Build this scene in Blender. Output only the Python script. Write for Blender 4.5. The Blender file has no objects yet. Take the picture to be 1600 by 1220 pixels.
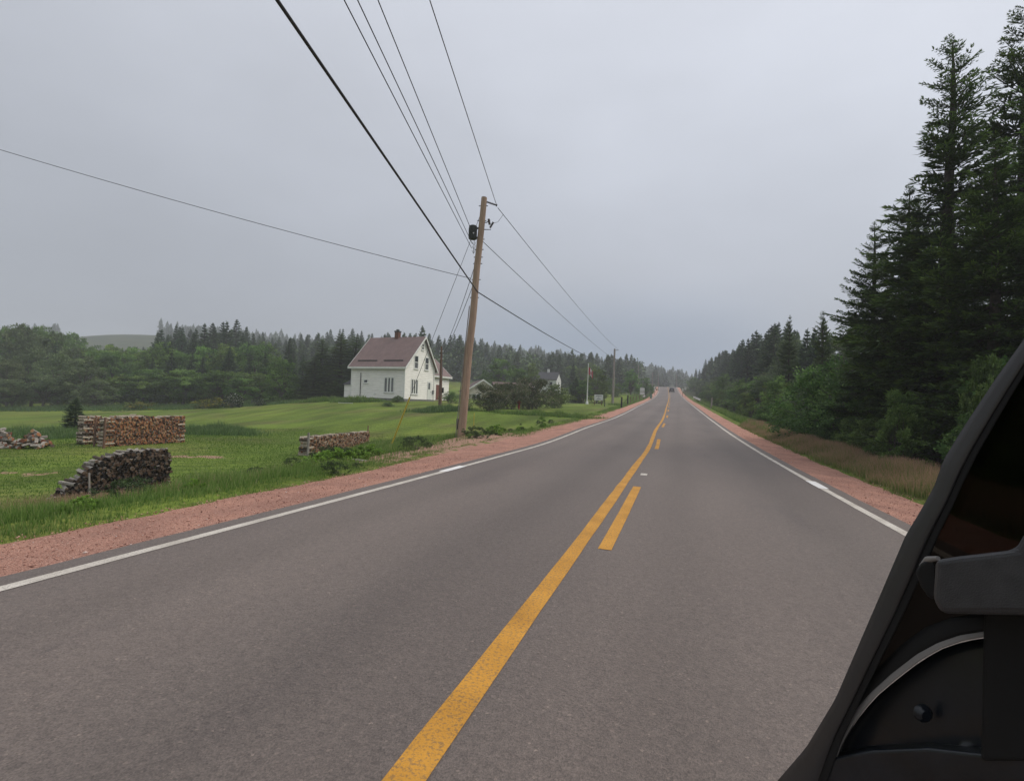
import bpy, math, random
import numpy as np
from mathutils import Vector, Matrix
R = math.radians
scene = bpy.context.scene
COL = scene.collection
random.seed(7)

# ------------------------------------------------------------------ camera
F = 820.0                       # focal length in photo pixels (1600 wide)
def _n(v): v = np.array(v, float); return v / np.linalg.norm(v)
ROLL = R(2.0)
CAMP = np.array([0.93, 0.0, 1.40])
Yc = _n([260, -30, -F])
Zc = np.array([math.sin(ROLL), math.cos(ROLL), (260*math.sin(ROLL) - 30*math.cos(ROLL))/F]); Zc = _n(Zc)
Xc = np.cross(Yc, Zc)
C2W = np.array([Xc, Yc, Zc])     # camera -> world
cam_d = bpy.data.cameras.new('camera'); cam = bpy.data.objects.new('camera', cam_d); COL.objects.link(cam)
cam_d.sensor_width = 36; cam_d.lens = 36*F/1600; cam_d.clip_start = 0.05; cam_d.clip_end = 5000
M4 = Matrix.Identity(4)
for i in range(3):
    for j in range(3): M4[i][j] = C2W[i][j]
    M4[i][3] = CAMP[i]
cam.matrix_world = M4
scene.camera = cam

# ------------------------------------------------------------------ world, sun, exposure
SUN_EL, SUN_AZ = R(52), R(62)    # azimuth measured from +Y towards +X
w = bpy.data.worlds.new('World'); scene.world = w; w.use_nodes = True
nt = w.node_tree; nt.nodes.clear()
def wn(t, **k):
    n = nt.nodes.new(t)
    for a, b in k.items(): setattr(n, a, b)
    return n
out = wn('ShaderNodeOutputWorld'); bg = wn('ShaderNodeBackground')
sky = wn('ShaderNodeTexSky'); sky.sky_type = 'NISHITA'; sky.sun_disc = False
sky.sun_elevation = SUN_EL; sky.sun_rotation = SUN_AZ; sky.dust_density = 4; sky.air_density = 1.2
hs = wn('ShaderNodeHueSaturation'); hs.inputs['Saturation'].default_value = 0.35
tc = wn('ShaderNodeTexCoord'); sep = wn('ShaderNodeSeparateXYZ')
cr = wn('ShaderNodeValToRGB')            # overcast deck: dull at the horizon, brighter overhead
e = cr.color_ramp.elements
e[0].position = 0.0; e[0].color = (3.25, 3.55, 4.1, 1)
e[1].position = 1.0; e[1].color = (6.5, 6.75, 7.3, 1)
for p, c in ((0.10, (3.4, 3.65, 4.2, 1)), (0.3, (4.1, 4.35, 4.95, 1)), (0.6, (5.2, 5.45, 6.1, 1))):
    q = e.new(p); q.color = c
no = wn('ShaderNodeTexNoise'); no.inputs['Scale'].default_value = 1.6; no.inputs['Detail'].default_value = 3
mr = wn('ShaderNodeMapRange'); mr.inputs['To Min'].default_value = 0.90; mr.inputs['To Max'].default_value = 1.10
# brighter towards the sun's side of the deck
dp = wn('ShaderNodeVectorMath', operation='DOT_PRODUCT')
dp.inputs[1].default_value = (math.sin(SUN_AZ)*math.cos(SUN_EL), math.cos(SUN_AZ)*math.cos(SUN_EL), math.sin(SUN_EL))
mr2 = wn('ShaderNodeMapRange'); mr2.inputs['From Min'].default_value = -0.2; mr2.inputs['From Max'].default_value = 1.0
mr2.inputs['To Min'].default_value = 0.82; mr2.inputs['To Max'].default_value = 1.22
mul = wn('ShaderNodeMath', operation='MULTIPLY')
vm = wn('ShaderNodeVectorMath', operation='SCALE')
mix = wn('ShaderNodeMixRGB'); mix.inputs['Fac'].default_value = 0.9
L = nt.links.new
L(tc.outputs['Generated'], sep.inputs[0]); L(sep.outputs['Z'], cr.inputs[0])
L(tc.outputs['Generated'], no.inputs['Vector']); L(no.outputs['Fac'], mr.inputs['Value'])
L(tc.outputs['Generated'], dp.inputs[0]); L(dp.outputs['Value'], mr2.inputs['Value'])
L(mr.outputs[0], mul.inputs[0]); L(mr2.outputs[0], mul.inputs[1])
L(cr.outputs[0], vm.inputs[0]); L(mul.outputs[0], vm.inputs['Scale'])
L(sky.outputs[0], hs.inputs['Color']); L(hs.outputs[0], mix.inputs[1]); L(vm.outputs[0], mix.inputs[2])
dpb = wn('ShaderNodeVectorMath', operation='DOT_PRODUCT'); nb_ = C2W @ _n([150/F, 70/F, -1]); dpb.inputs[1].default_value = tuple(float(q) for q in nb_)
mrb = wn('ShaderNodeMapRange'); mrb.interpolation_type = 'SMOOTHSTEP'; mrb.inputs['From Min'].default_value = .93; mrb.inputs['From Max'].default_value = 1.0; mrb.inputs['To Max'].default_value = .8
lowb = wn('ShaderNodeMapRange'); lowb.interpolation_type = 'SMOOTHSTEP'; lowb.inputs['From Min'].default_value = .26; lowb.inputs['From Max'].default_value = .05
mb_ = wn('ShaderNodeMath', operation='MULTIPLY'); mixb = wn('ShaderNodeMixRGB'); mixb.inputs[2].default_value = (1.9, 2.6, 3.7, 1)
L(tc.outputs['Generated'], dpb.inputs[0]); L(dpb.outputs['Value'], mrb.inputs['Value']); L(sep.outputs['Z'], lowb.inputs['Value'])
L(mrb.outputs[0], mb_.inputs[0]); L(lowb.outputs[0], mb_.inputs[1]); L(mb_.outputs[0], mixb.inputs[0]); L(mix.outputs[0], mixb.inputs[1])
n5 = wn('ShaderNodeTexNoise'); n5.inputs['Scale'].default_value = 3.2; n5.inputs['Detail'].default_value = 5; mp5 = wn('ShaderNodeMapping'); mp5.inputs['Scale'].default_value = (1, 1, 2.2); L(tc.outputs['Generated'], mp5.inputs[0]); L(mp5.outputs[0], n5.inputs['Vector'])
mr5 = wn('ShaderNodeMapRange'); mr5.inputs['From Min'].default_value = .3; mr5.inputs['From Max'].default_value = .7; mr5.inputs['To Min'].default_value = .955; mr5.inputs['To Max'].default_value = 1.045; L(n5.outputs['Fac'], mr5.inputs['Value'])
vs5 = wn('ShaderNodeVectorMath', operation='SCALE'); L(mixb.outputs[0], vs5.inputs[0]); L(mr5.outputs[0], vs5.inputs['Scale'])
L(vs5.outputs[0], bg.inputs['Color']); bg.inputs['Strength'].default_value = 0.10
L(bg.outputs[0], out.inputs['Surface'])
sd = bpy.data.lights.new('sun', 'SUN'); sd.energy = 1.5; sd.angle = R(30); sd.color = (1, .93, .84)
so = bpy.data.objects.new('sun', sd); COL.objects.link(so)
sdir = Vector((math.sin(SUN_AZ)*math.cos(SUN_EL), math.cos(SUN_AZ)*math.cos(SUN_EL), math.sin(SUN_EL)))
so.rotation_euler = sdir.to_track_quat('Z', 'Y').to_euler()
scene.view_settings.view_transform = 'Standard'; scene.view_settings.look = 'None'
scene.view_settings.exposure = 0.33; scene.view_settings.gamma = 1.0
cy = scene.cycles
cy.max_bounces = 6; cy.diffuse_bounces = 3; cy.glossy_bounces = 2; cy.transmission_bounces = 3
cy.transparent_max_bounces = 8; cy.volume_bounces = 1; cy.sample_clamp_indirect = 4

# ------------------------------------------------------------------ projection helpers
def U(px, py, depth):
    """photo pixel + camera depth -> world point"""
    v = np.array([(px-800)/F*depth, (610-py)/F*depth, -depth]); return CAMP + C2W @ v
def hor(px): return 640 - (1060-px)*math.tan(ROLL)
def P(p):
    v = C2W.T @ (np.array(p) - CAMP); return 800 + F*v[0]/-v[2], 610 - F*v[1]/-v[2]

# ------------------------------------------------------------------ tagging
def tag(o, label=None, cat=None, group=None, kind=None):
    if label: o['label'] = label
    if cat: o['category'] = cat
    if group: o['group'] = group
    if kind: o['kind'] = kind
    return o
def link(name, me, parent=None):
    o = bpy.data.objects.new(name, me); COL.objects.link(o)
    if parent is not None: o.parent = parent
    return o
def thing(name, loc, label, cat, rz=0, group=None):
    o = bpy.data.objects.new(name, None); COL.objects.link(o)
    o.empty_display_size = 0.3
    o.location = Vector([float(a) for a in loc]); o.rotation_euler = (0, 0, rz)
    return tag(o, label, cat, group)
def copy_tree(o, parent=None):
    c = o.copy(); COL.objects.link(c)
    if parent is not None: c.parent = parent
    for ch in list(o.children): copy_tree(ch, c)
    return c

# ------------------------------------------------------------------ materials
def material(name):
    m = bpy.data.materials.new(name); m.use_nodes = True
    return m, m.node_tree, m.node_tree.nodes['Principled BSDF']
def mat(name, col, rough=0.8, col2=None, scale=5.0, detail=6, bump=0.0, bscale=None, metal=0.0, obj_rand=0.0, stretch=None, spec=0.3):
    m, t, b = material(name)
    b.inputs['Roughness'].default_value = rough; b.inputs['Metallic'].default_value = metal
    b.inputs['Specular IOR Level'].default_value = spec
    tc = t.nodes.new('ShaderNodeTexCoord'); mp = t.nodes.new('ShaderNodeMapping')
    t.links.new(tc.outputs['Object'], mp.inputs[0])
    if stretch: mp.inputs['Scale'].default_value = stretch
    n = t.nodes.new('ShaderNodeTexNoise'); n.inputs['Scale'].default_value = scale; n.inputs['Detail'].default_value = detail
    t.links.new(mp.outputs[0], n.inputs['Vector'])
    r = t.nodes.new('ShaderNodeValToRGB'); r.color_ramp.elements[0].position = .32; r.color_ramp.elements[1].position = .68
    c2 = col2 or tuple(c*.75 for c in col)
    r.color_ramp.elements[0].color = (*c2, 1); r.color_ramp.elements[1].color = (*col, 1)
    t.links.new(n.outputs['Fac'], r.inputs[0])
    outc = r.outputs[0]
    if obj_rand:
        oi = t.nodes.new('ShaderNodeObjectInfo'); mr = t.nodes.new('ShaderNodeMapRange')
        mr.inputs['To Min'].default_value = 1-obj_rand; mr.inputs['To Max'].default_value = 1+obj_rand
        t.links.new(oi.outputs['Random'], mr.inputs['Value'])
        hs = t.nodes.new('ShaderNodeHueSaturation'); t.links.new(mr.outputs[0], hs.inputs['Value'])
        t.links.new(outc, hs.inputs['Color']); outc = hs.outputs[0]
    t.links.new(outc, b.inputs['Base Color'])
    if bump:
        n2 = t.nodes.new('ShaderNodeTexNoise'); n2.inputs['Scale'].default_value = bscale or scale*4; n2.inputs['Detail'].default_value = 5
        t.links.new(mp.outputs[0], n2.inputs['Vector'])
        bp = t.nodes.new('ShaderNodeBump'); bp.inputs['Strength'].default_value = bump; bp.inputs['Distance'].default_value = .02
        t.links.new(n2.outputs['Fac'], bp.inputs['Height']); t.links.new(bp.outputs[0], b.inputs['Normal'])
    return m
def leafmat(name, ramp, transl=0.35, rand=0.25, rough=.6, hue=0.0):
    """colour by the per-leaf attribute 'v' plus a per-object variation"""
    m = bpy.data.materials.new(name); m.use_nodes = True; t = m.node_tree; t.nodes.clear()
    N = t.nodes.new; K = t.links.new
    a = N('ShaderNodeAttribute'); a.attribute_name = 'v'
    r = N('ShaderNodeValToRGB'); els = r.color_ramp.elements
    els[0].position = ramp[0][0]; els[0].color = (*ramp[0][1], 1)
    els[1].position = ramp[-1][0]; els[1].color = (*ramp[-1][1], 1)
    for p, c in ramp[1:-1]: q = els.new(p); q.color = (*c, 1)
    K(a.outputs['Fac'], r.inputs[0])
    oi = N('ShaderNodeObjectInfo'); mr = N('ShaderNodeMapRange')
    mr.inputs['To Min'].default_value = 1-rand; mr.inputs['To Max'].default_value = 1+rand
    K(oi.outputs['Random'], mr.inputs['Value'])
    hs = N('ShaderNodeHueSaturation'); K(mr.outputs[0], hs.inputs['Value']); K(r.outputs[0], hs.inputs['Color'])
    if hue:
        m2 = N('ShaderNodeMath'); m2.operation = 'MULTIPLY'; m2.inputs[1].default_value = 7.31
        m3 = N('ShaderNodeMath'); m3.operation = 'FRACT'; K(oi.outputs['Random'], m2.inputs[0]); K(m2.outputs[0], m3.inputs[0])
        m4 = N('ShaderNodeMapRange'); m4.inputs['To Min'].default_value = .5-hue; m4.inputs['To Max'].default_value = .5+hue
        K(m3.outputs[0], m4.inputs['Value']); K(m4.outputs[0], hs.inputs['Hue'])
    d = N('ShaderNodeBsdfPrincipled'); d.inputs['Roughness'].default_value = rough; d.inputs['Specular IOR Level'].default_value = .25
    tr = N('ShaderNodeBsdfTranslucent'); mx = N('ShaderNodeMixShader'); mx.inputs[0].default_value = transl
    K(hs.outputs[0], d.inputs['Base Color']); K(hs.outputs[0], tr.inputs['Color'])
    K(d.outputs[0], mx.inputs[1]); K(tr.outputs[0], mx.inputs[2])
    o = N('ShaderNodeOutputMaterial'); K(mx.outputs[0], o.inputs['Surface'])
    return m

# ------------------------------------------------------------------ mesh helpers
def fastmesh(name, V, Fq, mats, v=None, smooth=False, midx=None):
    """V (n,3), Fq (m,k) all faces k-sided; v = per-vertex float attribute"""
    V = np.asarray(V, np.float32); Fq = np.asarray(Fq, np.int32)
    me = bpy.data.meshes.new(name); me.vertices.add(len(V)); me.vertices.foreach_set('co', V.ravel())
    k = Fq.shape[1]; me.loops.add(Fq.size); me.loops.foreach_set('vertex_index', Fq.ravel())
    me.polygons.add(len(Fq)); me.polygons.foreach_set('loop_start', np.arange(0, Fq.size, k, dtype=np.int32))
    me.polygons.foreach_set('loop_total', np.full(len(Fq), k, np.int32))
    if midx is not None: me.polygons.foreach_set('material_index', np.asarray(midx, np.int32))
    me.polygons.foreach_set('use_smooth', np.full(len(Fq), smooth))
    for m in (mats if isinstance(mats, (list, tuple)) else [mats]): me.materials.append(m)
    if v is not None:
        a = me.attributes.new('v', 'FLOAT', 'POINT'); a.data.foreach_set('value', np.asarray(v, np.float32))
    me.update(calc_edges=True); return me

class MB:
    def __init__(s): s.v = []; s.f = []; s.m = []; s.s = []
    def add(s, V, Fs, mi=0, sm=False):
        o = len(s.v); s.v += [tuple(float(c) for c in a) for a in V]
        for f in Fs: s.f.append([i+o for i in f]); s.m.append(mi); s.s.append(sm)
    def box(s, c, d, rot=None, mi=0):
        V = [Vector((x*d[0]/2, y*d[1]/2, z*d[2]/2)) for x in (-1, 1) for y in (-1, 1) for z in (-1, 1)]
        if rot is not None: V = [rot @ a for a in V]
        V = [a+Vector(c) for a in V]
        s.add(V, [(0,1,3,2),(4,6,7,5),(0,4,5,1),(2,3,7,6),(0,2,6,4),(1,5,7,3)], mi)
    def tube(s, pts, rad, n=8, mi=0, cap=True, sm=True):
        pts = [Vector([float(c) for c in p]) for p in pts]
        if not hasattr(rad, '__len__'): rad = [rad]*len(pts)
        V = []; prev = None
        for i, p in enumerate(pts):
            d = (pts[min(i+1, len(pts)-1)] - pts[max(i-1, 0)]).normalized()
            if prev is None:
                a = Vector((1,0,0)) if abs(d.x) < .8 else Vector((0,1,0)); a = (a - d*a.dot(d)).normalized()
            else: a = (prev - d*prev.dot(d)).normalized()
            prev = a; b = d.cross(a)
            for k in range(n):
                t = 2*math.pi*k/n; V.append(p + (a*math.cos(t)+b*math.sin(t))*rad[i])
        Fs = []
        for i in range(len(pts)-1):
            for k in range(n): Fs.append((i*n+k, i*n+(k+1)%n, (i+1)*n+(k+1)%n, (i+1)*n+k))
        s.add(V, Fs, mi, sm)
        if cap:
            s.add(V[:n], [list(range(n))[::-1]], mi); s.add(V[-n:], [list(range(n))], mi)
    def prism(s, poly, ext, mi=0, caps=True):
        """poly: list of 3d pts, ext: extrusion vector"""
        A = [Vector([float(c) for c in p]) for p in poly]; B = [a+Vector([float(c) for c in ext]) for a in A]; n = len(A)
        Fs = [(i, (i+1) % n, n+(i+1) % n, n+i) for i in range(n)]
        if caps: Fs += [list(range(n))[::-1], list(range(n, 2*n))]
        s.add(A+B, Fs, mi)
    def build(s, name, mats, parent=None, bevel=0, smooth=False):
        me = bpy.data.meshes.new(name); me.from_pydata(s.v, [], s.f)
        for m in (mats if isinstance(mats, (list, tuple)) else [mats]): me.materials.append(m)
        me.polygons.foreach_set('material_index', s.m)
        me.polygons.foreach_set('use_smooth', [True]*len(s.f) if smooth else s.s)
        import bmesh
        b = bmesh.new(); b.from_mesh(me); bmesh.ops.remove_doubles(b, verts=b.verts, dist=1e-5) if bevel else None
        bmesh.ops.recalc_face_normals(b, faces=b.faces); b.to_mesh(me); b.free()
        me.update(); o = link(name, me, parent)
        if bevel:
            md = o.modifiers.new('bevel', 'BEVEL'); md.width = bevel; md.segments = 3; md.limit_method = 'ANGLE'
        return o

# ------------------------------------------------------------------ road course
_rs = [(1026,670,28.6),(1033.5,658.5,37),(1041.7,635.6,69.6),(1045.3,621.6,136),(1044.9,613.7,190),(1044.0,604.8,250)]
_ry = [-60, 0, 8, 16]; _rx = [0, 0, 0, 0]; _rz = [0, 0, 0, 0.02]
for px, py, d in _rs:
    p = U(px, py, d); _ry.append(p[1]); _rx.append(p[0]); _rz.append(p[2])
ly = _ry[-1]; lx = _rx[-1]; lz = _rz[-1]
_ry += [ly+25, ly+60, ly+110, ly+200]; _rx += [lx+1.5, lx+9, lx+30, lx+80]; _rz += [lz+.3, lz-1.0, lz-3, lz-6]
def _pchip(xs, ys):
    xs = np.array(xs); ys = np.array(ys); h = np.diff(xs); d = np.diff(ys)/h; m = np.zeros(len(xs))
    for i in range(1, len(xs)-1):
        m[i] = 0 if d[i-1]*d[i] <= 0 else (h[i-1]+h[i])/(h[i-1]/d[i]+h[i]/d[i-1])
    m[0] = d[0]; m[-1] = d[-1]
    def f(x):
        x = np.asarray(x, float); i = np.clip(np.searchsorted(xs, x)-1, 0, len(xs)-2); t = np.clip((x-xs[i])/h[i], 0, 1)
        return (2*t**3-3*t**2+1)*ys[i]+(t**3-2*t**2+t)*h[i]*m[i]+(-2*t**3+3*t**2)*ys[i+1]+(t**3-t**2)*h[i]*m[i+1]
    return f
RX = _pchip(_ry, _rx); RZ = _pchip(_ry, _rz); ROAD_END = ly+110

# ------------------------------------------------------------------ terrain (thin plate through surveyed points)
cp = [U(*a) for a in [(85,785,10.3),(272,768,11.8),(168,698,20.6),(291,690,24),(487,712,21),(580,694,30),(722,682,22),(60,705,20),(0,700,20),
    (430,660,42),(300,662,45),(0,640,75),(150,636,75),(300,636,75),(470,629,75),(547,624,68),(632,627,63),(680,627,69),(688,641,48),(600,650,42),
    (765,641,45),(811,640,50),(917,631,75),(860,632,70),(957,631,96),(1007,617,130),
    (100,615,115),(300,608,115),(500,600,125),(700,605,120),(800,605,150),(900,608,160),
    (300,575,250),(550,570,250),(800,588,260),(900,590,260),(1000,600,280),
    (600,560,420),(780,562,400),(880,575,430),(1000,586,470),(1080,602,500),(50,555,300),(165,524,430),(60,536,400),(255,531,430),(300,550,380),(1200,640,470),(1400,660,400)]]
cp = [tuple(a) for a in cp]
for y in (-50,-30,-15,0,10,25,45,70,100,140,190,240,300):
    x, z = float(RX(y)), float(RZ(y))
    cp += [(x-5.6, y, z-.12), (x+5.6, y, z-.15), (x+8.5, y, z-.55), (x+30, y, z+.6)]
    if y < 8: cp += [(x-9, y, z-.8), (x-20, y, z-1.1), (x-60, y, -1.6)]
    if y > 120: cp += [(x-14, y, z-.3)]
    if y > 20: cp += [(x+90, y, z+2)]
r_ = 1500
cp += [(-r_,-200,-2),(r_,-200,8),(-r_,r_,40),(r_,r_,20),(0,r_,60),(-600,800,55),(300,900,35),(0,-300,-1),(-300,-200,-2),(300,-200,4),(-400,100,-2)]
cp = np.array(cp, float); sc_ = 100.0
def _phi(r2): return np.where(r2 > 1e-12, .5*r2*np.log(np.maximum(r2, 1e-12)), 0)
def _feat(xy): return xy/sc_
n_ = len(cp); A2 = _feat(cp[:, :2]); D2 = ((A2[:, None]-A2[None])**2).sum(-1)
Km = np.zeros((n_+3, n_+3)); Km[:n_, :n_] = _phi(D2)+np.eye(n_)*3e-4; Km[:n_, n_] = 1; Km[:n_, n_+1:] = A2; Km[n_:, :n_] = Km[:n_, n_:].T
Wt = np.linalg.solve(Km, np.concatenate([cp[:, 2], np.zeros(3)]))
def base_z(x, y):
    x = np.atleast_1d(np.asarray(x, float)); y = np.atleast_1d(np.asarray(y, float)); q = _feat(np.stack([x, y], -1)); o = np.empty(len(q))
    for i in range(0, len(q), 20000):
        s_ = q[i:i+20000]; d = ((s_[:, None]-A2[None])**2).sum(-1)
        o[i:i+20000] = _phi(d) @ Wt[:n_] + Wt[n_] + s_ @ Wt[n_+1:]
    return o
def sstep(a, b, x): t = np.clip((x-a)/(b-a), 0, 1); return t*t*(3-2*t)
def ground_z(x, y):
    x = np.atleast_1d(np.asarray(x, float)); y = np.atleast_1d(np.asarray(y, float))
    z = base_z(x, y); off = x-RX(y); rz = RZ(y)
    side = np.where(off > 0, -.28, -.14)+rz
    k = 1-sstep(5.6, 7.6, np.abs(off)); k = k*(y < ROAD_END+60)
    z = z*(1-k)+(rz-.10)*k
    ee = np.where(off > 0, 5.35, 5.40+.72*sstep(8.5, 17, y)*(1-sstep(40, 75, y)))
    k2 = (1-sstep(ee-.75, ee+.4, np.abs(off)))*(y < ROAD_END+60)
    z = z-k2*.10
    z = z + .05*np.sin(x*.9+1.3*np.sin(y*.31))*np.cos(y*.7)*sstep(6.5, 12, np.abs(off))
    return z
def edge(y): return 5.40+.72*sstep(8.5, 17, y)*(1-sstep(40, 75, y))
def gz(x, y): return float(ground_z(x, y)[0])
def G(px, depth):
    """ground point seen in column px at a camera depth"""
    p = U(px, hor(px), depth); return np.array([p[0], p[1], gz(p[0], p[1])])

# ------------------------------------------------------------------ ground sheet
def warp(n, near, far, c=0.0):
    t = np.linspace(-1, 1, n); return c+np.sign(t)*(near*np.abs(t)+(far-near)*np.abs(t)**5)
gx = warp(520, 62, 1400, -6); gy = warp(520, 75, 1400, 24)
XX, YY = np.meshgrid(gx, gy); zz = ground_z(XX.ravel(), YY.ravel())
Vg = np.stack([XX.ravel(), YY.ravel(), zz], -1)
ii = np.arange(519*519); a_ = (ii//519)*520+ii % 519
Fg = np.stack([a_, a_+1, a_+521, a_+520], -1)
# gravel pull-off and dirt patches as a surface mask
def blob(cx, cy, rx, ry, rot=0):
    dx, dy = Vg[:, 0]-cx, Vg[:, 1]-cy; c, s = math.cos(rot), math.sin(rot)
    return np.exp(-(((dx*c+dy*s)/rx)**2+((-dx*s+dy*c)/ry)**2))
mask = np.zeros(len(Vg)); goff = Vg[:, 0]-RX(Vg[:, 1])
mask = 1.7*np.exp(-((goff+6.95)/1.0)**2)*sstep(9.5, 12, Vg[:, 1])*(1-sstep(21, 25, Vg[:, 1]))
g1 = U(625,712,17.5); g2 = U(690,700,20.5); g3 = U(575,722,15.6); g4=U(790,686,23)
for g, rx, ry in ((g4,1.0,2.0),): mask = np.maximum(mask, 1.25*blob(g[0], g[1], rx, ry, R(-4)))
g4 = U(310,703,19.5); mask = np.maximum(mask, .74*blob(g4[0], g4[1], 1.8, .5, .5)); g5 = U(20,730,15); mask = np.maximum(mask, .62*blob(g5[0], g5[1], 1.2, .5, .4))
g6 = U(455,740,14.5); mask = np.maximum(mask, .6*blob(g6[0], g6[1], 1.0, .5, .4))

m, t, b = material('lawn_grass'); N = t.nodes.new; K = t.links.new
b.inputs['Roughness'].default_value = .9; b.inputs['Specular IOR Level'].default_value = .1
tc = N('ShaderNodeTexCoord')
def noise(scale, det=5, stretch=None):
    n = N('ShaderNodeTexNoise'); n.inputs['Scale'].default_value = scale; n.inputs['Detail'].default_value = det
    if stretch:
        mp = N('ShaderNodeMapping'); mp.inputs['Scale'].default_value = stretch[:3]; mp.inputs['Rotation'].default_value = (0, 0, stretch[3])
        K(tc.outputs['Object'], mp.inputs[0]); K(mp.outputs[0], n.inputs['Vector'])
    else: K(tc.outputs['Object'], n.inputs['Vector'])
    return n.outputs['Fac']
def ramp(f, stops):
    r = N('ShaderNodeValToRGB'); els = r.color_ramp.elements
    els[0].position = stops[0][0]; els[0].color = (*stops[0][1], 1); els[1].position = stops[-1][0]; els[1].color = (*stops[-1][1], 1)
    for p, c in stops[1:-1]: q = els.new(p); q.color = (*c, 1)
    K(f, r.inputs[0]); return r.outputs[0]
def mixc(f, a, b2, mode='MIX'):
    x = N('ShaderNodeMixRGB'); x.blend_type = mode
    if hasattr(f, 'is_linked') or hasattr(f, 'links'): K(f, x.inputs[0])
    else: x.inputs[0].default_value = f
    K(a, x.inputs[1]); K(b2, x.inputs[2]); return x.outputs[0]
c1 = ramp(noise(.12, 3), [(.3, (.105, .165, .030)), (.5, (.140, .203, .037)), (.7, (.185, .228, .050))])
c2 = ramp(noise(.55, 5, (1, .28, 1, .9)), [(.32, (.62, .62, .62)), (.7, (1.15, 1.15, 1.1))])
c3 = ramp(noise(9, 6), [(.3, (.66, .66, .6)), (.7, (1.25, 1.2, 1.15))])
mow = N('ShaderNodeTexWave'); mow.inputs['Scale'].default_value = .42; mow.inputs['Distortion'].default_value = 1.6; mow.inputs['Detail'].default_value = 3; mow.inputs['Detail Scale'].default_value = .5
mpp = N('ShaderNodeMapping'); mpp.inputs['Rotation'].default_value = (0, 0, R(62)); K(tc.outputs['Object'], mpp.inputs[0]); K(mpp.outputs[0], mow.inputs['Vector'])
c4 = ramp(mow.outputs['Fac'], [(.25, (.86, .88, .86)), (.75, (1.06, 1.05, 1.0))])
c1 = mixc(ramp(noise(.22, 6), [(.50, (0, 0, 0)), (.70, (.75, .75, .75))]), c1, ramp(noise(3, 4), [(.3, (.13, .135, .05)), (.7, (.20, .175, .085))]))
ln_ = N('ShaderNodeVectorMath'); ln_.operation = 'LENGTH'; K(tc.outputs['Object'], ln_.inputs[0]); fm = N('ShaderNodeMapRange'); fm.inputs['From Min'].default_value = 140; fm.inputs['From Max'].default_value = 190; K(ln_.outputs['Value'], fm.inputs['Value'])
c1 = mixc(fm.outputs[0], c1, ramp(noise(.06, 8), [(.35, (.032, .048, .018)), (.65, (.075, .085, .036))]))
g = mixc(1.0, c1, c2, 'MULTIPLY'); g = mixc(1.0, g, c3, 'MULTIPLY'); g = mixc(1.0, g, c4, 'MULTIPLY')
dirt = ramp(noise(14, 8), [(.3, (.26, .16, .115)), (.7, (.42, .26, .19))])
at = N('ShaderNodeAttribute'); at.attribute_name = 'v'
ad = N('ShaderNodeMath'); ad.operation = 'ADD'; sb = N('ShaderNodeMapRange')
K(noise(1.8, 8), sb.inputs['Value']); sb.inputs['From Min'].default_value = .3; sb.inputs['From Max'].default_value = .7; sb.inputs['To Min'].default_value = -.35; sb.inputs['To Max'].default_value = .35
K(at.outputs['Fac'], ad.inputs[0]); K(sb.outputs[0], ad.inputs[1])
st = N('ShaderNodeMapRange'); st.inputs['From Min'].default_value = .42; st.inputs['From Max'].default_value = .6; K(ad.outputs[0], st.inputs['Value'])
K(mixc(st.outputs[0], g, dirt), b.inputs['Base Color'])
bp = N('ShaderNodeBump'); bp.inputs['Strength'].default_value = .8; bp.inputs['Distance'].default_value = .04
K(noise(30, 4), bp.inputs['Height']); K(bp.outputs[0], b.inputs['Normal'])
ground = tag(link('ground', fastmesh('ground', Vg, Fg, m, v=mask, smooth=True)), kind='structure')

# ------------------------------------------------------------------ road strips
ys_r = np.concatenate([np.arange(-25, 60, .5), np.arange(60, ROAD_END, 2.0)])
def strip(name, o0, o1, dz, m, ys=None, crown=True, jit0=0, jit1=0, drop1=0, cols=2, rough=0, seed=0):
    ys = ys_r if ys is None else ys; rg = np.random.default_rng(seed); V = []
    offs = np.linspace(o0, o1, cols)
    for y in ys:
        x0, z0 = float(RX(y)), float(RZ(y))
        for j, o in enumerate(offs):
            oo = o
            if name == 'gravel_shoulder' and o < 0: oo = -3.88+(o+3.88)*(edge(y)+.25-3.88)/1.47
            if j == 0 and jit0: oo += jit0*(math.sin(y*1.3+seed)*.5+math.sin(y*.37+2*seed)+rg.normal()*.35)
            if j == cols-1 and jit1: oo += jit1*(math.sin(y*1.1+seed)*.5+math.sin(y*.33+seed)+rg.normal()*.35)
            f = j/(cols-1); zc = float(z0 - .012*abs(oo) if abs(oo) < 3.95 else z0-.047-.045*(abs(oo)-3.95))
            V.append((x0+oo, y, zc+dz-drop1*f+(rg.normal()*rough if 0 < j < cols-1 else 0)))
    n = len(ys); Fs = []
    for i in range(n-1):
        for j in range(cols-1):
            a = i*cols+j; Fs.append((a, a+1, a+1+cols, a+cols))
    Fs = np.array(Fs)
    if o1 < o0: Fs = Fs[:, ::-1]
    return link(name, fastmesh(name, V, Fs, m, smooth=True))

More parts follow.
